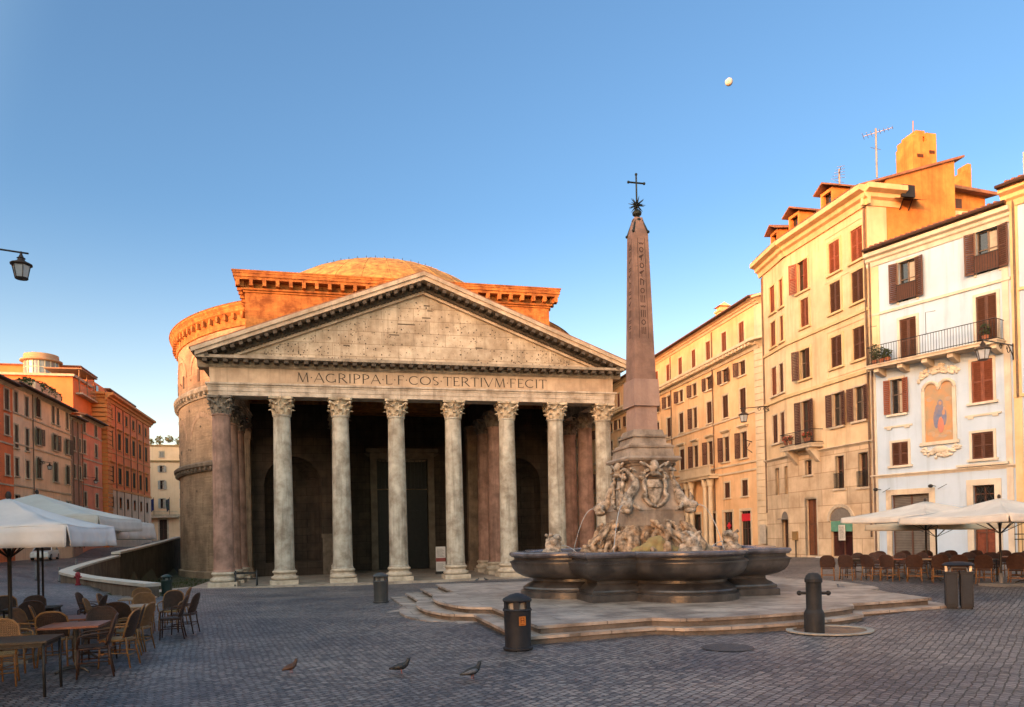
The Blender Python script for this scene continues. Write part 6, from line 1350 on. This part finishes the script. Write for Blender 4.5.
# potted plants
Fe = frame(22.85, -23.77, 160)
for i, (s, hh) in enumerate(((.6, .55), (1.0, .4), (1.35, .3))):
    p = Fe @ Vector((s, -.6, 11.95+hh*.8+.25)); foliage('potted_plant', ('tall bushy potted plant at the left end of the long balcony', 'medium potted plant, second on the long balcony', 'low potted plant, third on the long balcony')[i], p, (.25, .25, hh), 140, .1, 50+i, 'plant', .16)
p = Fe @ Vector((6.25, -.5, 12.6)); foliage('potted_plant', 'pale potted shrub before the right balcony door', p, (.22, .22, .42), 110, .1, 60, 'plant', .16)
redf = mat('red_flowers', (.45, .07, .03), (.35, .05, .03), 5)
Fd = frame(22.85+8.04*sin(radians(.7)), -23.77+8.04*cos(radians(.7)), .7, True)
for i, s in enumerate((7.1, 6.6, 5.0, 4.7)):
    p = Fd @ Vector((8.04-s, -.8, 8.75)); rt = foliage('flower_pot', ('first', 'second', 'third', 'fourth')[i]+' pot of red flowers from the left on the cream townhouse balcony', p, (.22, .16, .22), 60, .09, 70+i, 'flower pot', .14); mb = MB(); leaves(mb, p+Vector((0, 0, .05)), (.24, .18, .2), 60, .07, random.Random(80+i)); mb.build('blossom', redf, rt)
# cars
def car(x, y, rz, label, paint):
    z = gz(x, y)+.02; rt = thing('parked_car', label, 'car', (x, y, z), rz); W2 = .86
    sec = [(-2.05, .35, .62, .70), (-2.0, .28, .80, .78), (-1.3, .25, .90, .84), (-.75, .25, .95, .86), (.2, .25, .97, .86), (1.2, .25, .98, .86), (1.8, .27, .95, .82), (2.0, .35, .85, .74)]
    mb = MB(); vs = []
    for x_, z0, z1, w in sec: vs += [(x_, -w, z0), (x_, -w*1.0, (z0+z1)*.55), (x_, -w*.92, z1), (x_, w*.92, z1), (x_, w, (z0+z1)*.55), (x_, w, z0)]
    n = len(sec); mb.add(vs, [(i*6+k, i*6+(k+1) % 6, i*6+6+(k+1) % 6, i*6+6+k) for i in range(n-1) for k in range(6)]+[tuple(range(6))[::-1], tuple(range(n*6-6, n*6))]); mb.build('body', paint, rt, True, local=True, auto=40)
    mb = MB(); vs = []
    for x_, w, zz in ((-.95, .78, .94), (-.25, .62, 1.43), (1.05, .62, 1.45), (1.75, .74, .96)): vs += [(x_, -w, zz), (x_, w, zz)]
    mb.add(vs, [(0, 2, 3, 1), (2, 4, 5, 3), (4, 6, 7, 5), (0, 6, 4, 2), (1, 3, 5, 7), (0, 1, 7, 6)]); mb.build('cabin_glass', mat('car_glass', (.02, .022, .025), rough=.08, spec=.6), rt, local=True)
    MB().add([(-.22, -.63, 1.45), (1.05, -.63, 1.47), (1.05, .63, 1.47), (-.22, .63, 1.45), (-.15, -.5, 1.5), (.95, -.5, 1.52), (.95, .5, 1.52), (-.15, .5, 1.5)], [(0, 1, 5, 4), (1, 2, 6, 5), (2, 3, 7, 6), (3, 0, 4, 7), (4, 5, 6, 7), (3, 2, 1, 0)]).build('roof', paint, rt, local=True)
    mb = MB()
    for s in (-1, 1):
        for a, b in (((-.95, .785, .94), (-.25, .63, 1.45)), ((.35, .69, .96), (.4, .63, 1.46)), ((1.75, .745, .96), (1.05, .63, 1.46))): mb.bar((a[0], s*a[1], a[2]), (b[0], s*b[1], b[2]), .07, .06)
    mb.build('pillar', paint, rt, local=True)
    for wx in (-1.25, 1.3):
        for s in (-1, 1):
            mb = MB(Matrix.Translation((wx, s*.76, .31)) @ Matrix.Rotation(pi/2, 4, 'X')); mb.lathe([(.2, -.1), (.29, -.1), (.31, -.07), (.31, .07), (.29, .1), (.2, .1)], seg=18); wv = mb.build('wheel', mat('tyre_rubber', (.02, .02, .02), rough=.9), rt, True, local=True, auto=35)
            MB(Matrix.Translation((wx, s*.84, .31)) @ Matrix.Rotation(pi/2, 4, 'X')).lathe([(.19, -.03), (.19, .03), (.05, .04)], seg=12).build('rim', mat('grey_rim', (.35, .35, .36), rough=.4, metal=.5), wv, local=True)
    for s in (-1, 1):
        MB().box(-2.06, -1.98, s*.58-.14, s*.58+.14, .58, .72).build('headlight', mat('lamp_lens', (.6, .6, .6), rough=.1), rt, local=True); MB().box(1.97, 2.03, s*.62-.1, s*.62+.1, .62, .82).build('tail_light', mat('red_lens', (.3, .02, .02), rough=.2), rt, local=True)
car(-35.2, 20.5, radians(95), 'white parked car seen under the cafe umbrella on the left', mat('white_car_paint', (.62, .62, .62), (.6, .6, .6), rough=.3, bump=0)); car(25.6, 12.5, radians(85), 'white parked car half hidden behind the fountain rocks', mat('white_car_paint', (.62, .62, .62), rough=.3, bump=0))
# moon
mo = MB().ball((1628, 2624, 1854), 15.5, 32, 20).build('moon', mat('moon_dust', (.36, .40, .45), (.26, .30, .34), .06, .95, 0), None, True); tagged(mo, 'pale daytime moon in the blue sky above the right-hand houses', 'moon')
# ------------------------------------------------------------------ cafe umbrellas
U_CAN = mat('cream_canvas', (.66, .60, .52), (.56, .50, .43), 1.4, .9, .15, 8)
U_CANW = mat('white_canvas', (.74, .68, .64), (.63, .58, .55), 1.4, .9, .15, 8)
U_POLE = mat('dark_pole', (.035, .025, .02), (.02, .016, .014), 5, .5, .1)
def canopy_mesh(hw, he, ha, val, seed, slack):
    rnd = random.Random(seed); mb = MB(); N = 10
    for k in range(4):
        R = Matrix.Rotation(k*pi/2, 3, 'Z'); vs = []; fs = []
        for j in range(7):
            t = j/6
            for i in range(N+1):
                u = -1+2*i/N; z = .018*noise.noise(Vector((u*3, t*4, k*7+seed)))*t+ha+(he-ha)*t-.10*sin(pi*t)*(1-.4*abs(u))-(.05*(1-u*u)*t); vs.append(R @ Vector((u*hw*t, -hw*t, z)))
        for j in range(6):
            for i in range(N): fs.append((j*(N+1)+i, j*(N+1)+i+1, (j+1)*(N+1)+i+1, (j+1)*(N+1)+i))
        mb.add(vs, fs)
    cm_ = mb.mesh('canopy'); mb = MB(); M_ = 40
    for k in range(4):
        R = Matrix.Rotation(k*pi/2, 3, 'Z'); vs = []; fs = []; ph = rnd.uniform(0, 6)
        for j in range(4):
            for i in range(M_+1):
                u = -1+2*i/M_; w = slack*(.6+.4*sin(u*3+ph))*sin(u*13+ph+j*.4)*j/3; z = he-.05*(1-u*u)-val*j/3-(.05*slack*10*abs(u)**3*j/3); vs.append(R @ Vector((u*hw*.995, -hw+.003+w*.5-.05*j/3, z-.002)))
        for j in range(3):
            for i in range(M_): fs.append((j*(M_+1)+i, j*(M_+1)+i+1, (j+1)*(M_+1)+i+1, (j+1)*(M_+1)+i))
        mb.add(vs, fs)
    return cm_, mb.mesh('valance')
def umbrella(x, y, rz, hw, zedge, zapex, label, can, val=.28, seed=1, slack=.06, top=True):
    z = gz(x, y); rt = thing('cafe_umbrella', label, 'umbrella', (x, y, z), rz, group='square cafe umbrellas'); c, v = canopy_mesh(hw, zedge-z, zapex-z, val, seed, slack)
    for nm, me in (('canopy', c), ('valance', v)):
        me.materials.append(can); me.shade_smooth(); me.set_sharp_from_angle(angle=radians(25)); o = put(nm, me, rt, Matrix()); s = o.modifiers.new('s', 'SOLIDIFY'); s.thickness = .012
    h = zapex-z
    MB().lathe([(.035, .1), (.035, h-.02)], seg=10).build('pole', U_POLE, rt, True, local=True, auto=40)
    mb = MB().box(-.42, .42, -.42, .42, .0, .09); mb.lathe([(.06, .09), (.06, .4)], seg=10); mb.build('foot', mat('umbrella_foot', (.16, .15, .14), rough=.8), rt, local=True)
    mb = MB(); he = zedge-z
    for k in range(8):
        a = k*pi/4; L = hw*(1.414 if k % 2 else 1)*.98; aa = a+ (0 if k % 2 == 0 else 0); mb.bar((0, 0, h-.2), (L*cos(aa)*.97, L*sin(aa)*.97, he-.13), .025, .03)
        mb.bar((.03*cos(aa), .03*sin(aa), he-.55), (L*.5*cos(aa), L*.5*sin(aa), (h+he)/2-.12), .018, .022)
    mb.build('rib', U_POLE, rt, local=True); MB().ball((0, 0, h+.04), (.05, .05, .08), 10, 8).build('finial', U_POLE, rt, local=True)
    return rt
umbrella(-13.40, -44.85, 0, 1.38, 3.10, 3.62, 'nearest white square umbrella over the left cafe tables', U_CANW, .34, 1, .10)
umbrella(-16.0, -36.1, 0, 2.25, 3.52, 4.25, 'large cream umbrella behind the white one at the left cafe', U_CAN, .36, 2, .04)
umbrella(-17.3, -32.0, 0, 2.9, 3.50, 4.1, 'farthest cream umbrella of the left cafe, with its flap hanging towards the moat', U_CAN, .55, 3, .16)
umbrella(14.6, -36.2, radians(2), 2.1, 3.16, 3.72, 'farther cream umbrella of the right cafe, left of the dark pole', U_CAN, .2, 4, .02)
umbrella(12.55, -41.25, radians(2), 1.95, 3.04, 3.58, 'nearer cream umbrella of the right cafe on a dark pole, cut by the right edge', U_CAN, .2, 5, .02)
umbrella(17.2, -34.0, radians(2), 1.9, 2.85, 3.3, 'low tan umbrella tucked under the others before the roller shutter', mat('tan_canvas', (.55, .42, .28), (.47, .35, .23), 2, .9), .22, 6, .02)

# ------------------------------------------------------------------ chairs and tables
def rattan(name, a, b, k=70):
    M = mat(name, a, b, 6, .55, 0, obj=True); t = M.node_tree; N = t.nodes; L = t.links
    tc = N.new('ShaderNodeTexCoord'); w1, w2 = N.new('ShaderNodeTexWave'), N.new('ShaderNodeTexWave'); w1.bands_direction = 'X'; w2.bands_direction = 'Z'
    for w in (w1, w2): w.inputs['Scale'].default_value = k/6; L.new(tc.outputs['Object'], w.inputs['Vector'])
    m = N.new('ShaderNodeMath'); m.operation = 'MULTIPLY'; L.new(w1.outputs['Fac'], m.inputs[0]); L.new(w2.outputs['Fac'], m.inputs[1])
    bp = N.new('ShaderNodeBump'); bp.inputs['Strength'].default_value = .8; bp.inputs['Distance'].default_value = .01; L.new(m.outputs[0], bp.inputs['Height']); L.new(bp.outputs[0], N['Principled BSDF'].inputs['Normal'])
    return M
R_DARK = rattan('dark_rattan', (.06, .028, .017), (.03, .016, .01)); R_TAN = rattan('tan_rattan', (.22, .105, .038), (.14, .065, .024)); R_CANE = mat('honey_cane', (.30, .145, .05), (.2, .09, .03), 8, .45, .1, obj=True); R_RED = rattan('red_brown_rattan', (.07, .032, .021), (.042, .02, .014)); R_SEAT = rattan('yellow_woven_seat', (.30, .19, .075), (.2, .12, .05)); DK = mat('dark_cane', (.07, .032, .018), (.04, .02, .013), 8, .45, .1, obj=True)
def make_chair(back, cane, seat, label, leg=None):
    """woven bistro armchair: faces -Y, backrest at +Y"""
    rt = thing('cafe_chair', label, 'chair'); leg = leg or cane
    mb = MB(); vs = []; n = 20
    P = [((.235 if abs(cos(2*pi*i/n)) < .8 else .225)*(abs(cos(2*pi*i/n))**.6)*(1 if cos(2*pi*i/n) > 0 else -1), .225*(abs(sin(2*pi*i/n))**.6)*(1 if sin(2*pi*i/n) > 0 else -1)) for i in range(n)]
    mb.prism(P, .43, .47); mb.build('seat', seat, rt, local=True)
    MB().tube([(x*1.03, y*1.03, .445) for x, y in P]+[(P[0][0]*1.03, P[0][1]*1.03, .445)], .017, 6).build('seat_rim', cane, rt, True, local=True)
    def bp_(u, t): return Vector((u*(.215+.02*sin(pi*t)), .21+.11*t-.05*u*u, .49+.43*t*(1-.16*abs(u)**3)))
    vs = []; fs = []; nu, nv = 9, 6
    for s in (0, .016):
        for j in range(nv+1):
            for i in range(nu): p = bp_(-1+2*i/(nu-1), j/nv); vs.append((p.x, p.y+s, p.z))
    K = nu*(nv+1)
    for j in range(nv):
        for i in range(nu-1): a = j*nu+i; fs += [(a, a+1, a+nu+1, a+nu), (K+a, K+a+nu, K+a+nu+1, K+a+1)]
    for j in range(nv): fs += [(j*nu, j*nu+nu, K+j*nu+nu, K+j*nu), (j*nu+nu-1, K+j*nu+nu-1, K+j*nu+2*nu-1, j*nu+2*nu-1)]
    for i in range(nu-1): fs += [(i, K+i, K+i+1, i+1), (nv*nu+i, nv*nu+i+1, K+nv*nu+i+1, K+nv*nu+i)]
    mb = MB(); mb.add(vs, fs); mb.build('backrest', back, rt, True, local=True, auto=40)
    path = [bp_(-1.04, t/5) for t in range(6)]+[bp_(-1+2*i/8, 1.03) for i in range(1, 8)]+[bp_(1.04, 1-t/5) for t in range(6)]
    MB().tube([p+Vector((0, .008, 0)) for p in path], .016, 6).build('back_frame', cane, rt, True, local=True)
    for sx in (-1, 1):
        MB().tube([(sx*.20, -.20, .45), (sx*.215, -.225, .0)], [.017, .014], 6).build('leg', leg, rt, True, local=True)
        MB().tube([(sx*.20, .20, .5), (sx*.205, .215, .3), (sx*.225, .27, .0)], [.018, .016, .014], 6).build('leg', leg, rt, True, local=True)
        MB().tube([(sx*.225, .25, .68), (sx*.255, .1, .675), (sx*.255, -.12, .66), (sx*.245, -.2, .62), (sx*.215, -.215, .46)], .015, 6).build('armrest', cane, rt, True, local=True)
    mb = MB()
    for a, b in (((-.21, -.21, .2), (.21, -.21, .2)), ((-.21, -.21, .24), (-.21, .22, .24)), ((.21, -.21, .24), (.21, .22, .24)), ((-.21, .22, .2), (.21, .22, .2))): mb.tube([a, b], .011, 5)
    mb.build('stretcher', leg, rt, True, local=True)
    return rt
CH_DARK = make_chair(R_DARK, R_CANE, R_SEAT, 'x'); CH_TAN = make_chair(R_TAN, R_CANE, R_SEAT, 'x'); CH_BLK = make_chair(R_DARK, DK, R_DARK, 'x'); CH_RED = make_chair(R_RED, DK, R_RED, 'x', R_CANE)
used = set()
def place(proto, x, y, rz, label, group):
    z = gz(x, y)+.012
    if proto in used: c = copy_tree(proto)
    else: c = proto; used.add(proto)
    c.matrix_world = Matrix.Translation((x, y, z)) @ Matrix.Rotation(rz, 4, 'Z'); c['label'] = label; c['group'] = group; return c
T_RED_TOP = mat('red_brown_table_top', (.26, .085, .045), (.17, .055, .03), 5, .35, .1, 12, obj=True); T_TAN_TOP = mat('tan_table_top', (.42, .27, .15), (.32, .2, .11), 5, .4, .1, 12, obj=True); T_DK = mat('dark_table_top', (.035, .028, .022), (.022, .018, .015), 5, .35, .1, obj=True)
T_LEG = mat('grey_table_leg', (.10, .09, .08), (.06, .055, .05), 6, .4, .1, metal=.4)
def make_table(top, round_=False, legs4=False, w=.8, l=.8):
    rt = thing('cafe_table', 'x', 'table'); mb = MB()
    if round_: mb.lathe([(.30, .715), (.40, .72), (.41, .735), (.40, .75), (.05, .75)], seg=28)
    else: mb.box(-w/2, w/2, -l/2, l/2, .72, .75)
    mb.build('table_top', top, rt, local=True)
    if legs4:
        for sx in (-1, 1):
            for sy in (-1, 1): MB().tube([(sx*(w/2-.05), sy*(l/2-.05), .72), (sx*(w/2-.04), sy*(l/2-.04), 0)], .02, 7).build('leg', IRON, rt, True, local=True)
        MB().box(-w/2+.05, w/2-.05, -l/2+.05, l/2-.05, .66, .72).build('apron', IRON, rt, local=True)
    else:
        MB().lathe([(.035, .04), (.035, .71)], seg=10).build('pedestal', T_LEG, rt, True, local=True, auto=40); mb = MB()
        for k in range(4): a = pi/4+k*pi/2; mb.tube([(0, 0, .07), (.2*cos(a), .2*sin(a), .06), (.34*cos(a), .34*sin(a), .015)], [.03, .025, .02], 6)
        mb.build('foot', T_LEG, rt, True, local=True)
    return rt
TB_RED, TB_TAN, TB_DK, TB_TANR = make_table(T_RED_TOP, w=.85, l=.85), make_table(T_TAN_TOP, w=.8, l=.8), make_table(T_DK, legs4=True, w=1.0, l=.8), make_table(T_TAN_TOP, True)
LT = 'tables of the left cafe'; LC = 'woven chairs of the left cafe'
place(TB_DK, -11.95, -48.55, .05, 'dark square table on four thin black legs at the bottom left corner', LT)
place(TB_RED, -11.75, -46.75, .05, 'nearest red-brown table of the left cafe, before the big dark chair', LT)
place(TB_RED, -12.2, -44.75, .05, 'second red-brown table of the left cafe, under the white umbrella', LT)
place(TB_TANR, -11.95, -42.1, 0, 'round tan table at the open corner of the left cafe', LT)
place(TB_TAN, -12.5, -39.7, .1, 'square tan table farthest back in the left cafe', LT)
place(TB_RED, -14.6, -44.9, .05, 'red-brown table cut by the left edge under the white umbrella', LT)
place(TB_DK, -14.2, -41.6, .1, 'dark table behind the white umbrella pole', LT)
h = pi/2
for proto, x, y, rz, lb in [
    (CH_BLK, -11.3, -47.4, -h+.25, 'big dark woven chair with its back to the square, nearest the viewer'),
    (CH_DARK, -11.2, -46.5, -h-.1, 'dark chair with yellow seat just behind the biggest dark chair'),
    (CH_DARK, -11.5, -44.8, -h+.15, 'dark-backed chair with honey cane frame, right of the second red table'),
    (CH_TAN, -11.5, -44.1, -h-.15, 'tan-framed chair behind the dark one, right of the second red table'),
    (CH_BLK, -11.2, -42.3, -h+.1, 'dark chair at the open corner, nearer of the pair right of the round table'),
    (CH_BLK, -11.1, -41.4, -h-.15, 'dark chair at the open corner, farther of the pair right of the round table'),
    (CH_TAN, -12.1, -40.9, .15, 'tan chair behind the round table, facing the viewer'),
    (CH_DARK, -11.6, -40.4, -.1, 'dark chair behind the round table beside the tan one'),
    (CH_TAN, -12.75, -41.9, h+.1, 'tan chair left of the round table'),
    (CH_TAN, -12.7, -38.6, .1, 'tan chair behind the farthest tan table'),
    (CH_BLK, -13.6, -39.6, h, 'black chair left of the farthest tan table'),
    (CH_TAN, -13.15, -44.5, h-.1, 'honey-coloured chair left of the second red table'),
    (CH_DARK, -13.2, -43.6, h+.3, 'dark chair under the white umbrella, behind the honey-coloured one'),
    (CH_TAN, -12.75, -46.45, h+.05, 'honey-coloured chair left of the nearest red table'),
    (CH_DARK, -12.75, -47.15, h-.1, 'dark chair left of the nearest red table'),
    (CH_TAN, -12.45, -47.75, .3, 'tan chair between the dark table and the nearest red table'),
    (CH_BLK, -11.7, -45.75, .05, 'black chair between the two red tables'),
    (CH_DARK, -13.3, -47.9, h, 'dark chair at the left edge behind the dark table'),
    (CH_BLK, -13.9, -42.6, 0.2, 'black chair nearest the white umbrella pole'),
    (CH_BLK, -14.6, -40.6, .0, 'black chair behind the dark table at the back of the left cafe'),
    (CH_BLK, -13.2, -41.0, -h, 'black chair right of the dark table at the back of the left cafe'),
    (CH_DARK, -14.1, -44.0, h+.2, 'dark chair under the middle of the white umbrella'),
    (CH_TAN, -13.9, -46.1, h-.2, 'honey-coloured chair at the left edge under the white umbrella'),
    (CH_BLK, -14.9, -43.0, .1, 'black chair at the left edge behind the white umbrella pole'),
    (CH_DARK, -15.3, -40.2, .3, 'dark chair farthest left at the back of the cafe'),
    (CH_DARK, -12.9, -40.4, h, 'dark chair just left of the gap before the farthest tan table'),
    (CH_TAN, -11.7, -39.0, -h, 'tan chair right of the farthest tan table'),
    (CH_DARK, -12.35, -45.8, pi+.1, 'dark chair with its back to the nearest red table'),
    (CH_BLK, -12.9, -48.9, h, 'black chair at the bottom left corner beside the dark table'),
    (CH_BLK, -12.0, -43.2, pi, 'black chair with its back to the viewer before the round table')]:
    place(proto, x, y, rz, lb, LC)
RT_, RC_ = 'tables of the right cafe', 'woven chairs of the right cafe'
O9 = ('first', 'second', 'third', 'fourth', 'fifth', 'sixth', 'seventh', 'eighth', 'ninth', 'tenth', 'eleventh', 'twelfth')
A, B = Vector((10.25, -36.2)), Vector((14.0, -42.3)); dr = (B-A).normalized(); nr = Vector((-dr.y, dr.x)); ra = atan2(dr.y, dr.x)   # front edge of the terrace
if nr.x < 0: nr = -nr
rnd = random.Random(17); L = (B-A).length
for i in range(11):
    p = A+dr*(L*i/10)+Vector((rnd.uniform(-.08, .08), rnd.uniform(-.08, .08)))
    place(CH_RED, p.x, p.y, ra+pi+rnd.uniform(-.35, .35), O9[i]+' chair from the left, front row of the right cafe', RC_)
for i in range(6):
    p = A+dr*(L*(i+.5)/5.5)+nr*.95; place(TB_DK if i % 3 == 0 else TB_RED if i % 3 == 1 else TB_TAN, p.x, p.y, ra, O9[i]+' table from the left, front row of the right cafe', RT_)
for i in range(10):
    p = A+dr*(L*(i+.3)/9.5)+nr*(1.75+rnd.uniform(0, .15)); place(CH_BLK if i % 4 == 0 else CH_RED, p.x, p.y, ra+rnd.uniform(-.3, .3), O9[i]+' chair from the left, second row of the right cafe', RC_)
for i in range(5):
    p = A+dr*(L*(i+.6)/5)+nr*3.6; place(TB_RED, p.x, p.y, ra, O9[i]+' table from the left, rear row of the right cafe', RT_)
for i in range(9):
    p = A+dr*(L*(i+.4)/8.5)+nr*(4.4); place(CH_RED, p.x, p.y, ra+rnd.uniform(-.3, .3), O9[i]+' chair from the left, last row of the right cafe', RC_)

# ------------------------------------------------------------------ pigeons
def pigeon(x, y, rz, label, c_body, c_wing, peck=0, s=1, z=None):
    z = gz(x, y)+.02 if z is None else z
    rt = thing('pigeon', label, 'pigeon', (x, y, z), rz); T = Matrix.Scale(s, 4); mb = MB(T)
    hd = [(.085, 0, .155), (.115, 0, .20), (.128, 0, .235), (.15, 0, .25)] if not peck else [(.10, 0, .13), (.15, 0, .10), (.175, 0, .07), (.19, 0, .05)]
    path = [(-.2, 0, .085), (-.13, 0, .095), (-.09, 0, .105), (-.03, 0, .115), (.03, 0, .125)]+hd; rad = [.012, .028, .045, .06, .062, .047, .03, .032, .012]
    mb.tube(path, rad, 12); b = Vector(hd[-1]); d = (b-Vector(hd[-2])).normalized(); mb.tube([b-d*.005, b+d*.03+Vector((0, 0, -.008))], [.009, .002], 6); mb.build('body', c_body, rt, True, local=True)
    for s_ in (-1, 1):
        w = MB(T); w.tube([(.06, s_*.05, .135), (.0, s_*.064, .128), (-.08, s_*.05, .11), (-.17, s_*.018, .092)], [.02, .036, .028, .006], 8); w.build('wing', c_wing, rt, True, local=True)
        w = MB(T); w.tube([(.0, s_*.025, .075), (.008, s_*.028, .035), (.0, s_*.03, .004), (.03, s_*.03, .0)], [.011, .006, .005, .003], 5); w.build('leg', mat('pink_leg', (.30, .10, .08)), rt, True, local=True)
PG, PD, PW, PB = mat('grey_plumage', (.13, .14, .16), (.08, .085, .1), 30, .6, .1), mat('dark_plumage', (.035, .035, .042), (.02, .025, .024), 30, .5, .1), mat('pale_plumage', (.40, .42, .45), (.3, .32, .35), 30, .6, .1), mat('rusty_plumage', (.12, .06, .035), (.07, .04, .028), 30, .6, .1)
pigeon(-8.36, -48.18, radians(40), 'rusty and white pigeon, leftmost on the cobbles', PB, PB, 0, .8)
pigeon(-6.74, -48.72, radians(-5), 'dark pigeon in the middle of the three on the cobbles', PD, PD, 0, .9)
pigeon(-5.8, -49.48, radians(15), 'grey pigeon with pale wings, nearest on the cobbles', PD, PG, 0, .95)
pigeon(7.0, -41.05, radians(150), 'grey pigeon standing on the right end of the fountain platform', PG, PG, 0, 1, PZ-.33+.17)
pigeon(3.4, -3.6, .4, 'left one of two tiny pigeons before the temple steps', PD, PG, 0, 1.1); pigeon(4.1, -3.7, 2.6, 'right one of two tiny pigeons before the temple steps', PD, PD, 0, 1.1)
# manhole cover set flush in the cobbles
def manhole(x, y, r):
    n = 28; vs = [(x, y, gz(x, y)+.022)]+[(x+r*cos(2*pi*i/n), y+r*sin(2*pi*i/n), gz(x+r*cos(2*pi*i/n), y+r*sin(2*pi*i/n))+.019) for i in range(n)]
    o = MB().add(vs, [(0, i+1, (i+1) % n+1) for i in range(n)]).build('manhole_cover', mat('worn_iron_cover', (.08, .075, .075), (.05, .048, .05), 9, .5, .5, 40)); tagged(o, 'round iron manhole cover set in the cobbles before the fountain', 'manhole cover')
manhole(-1.0, -48.2, .45)
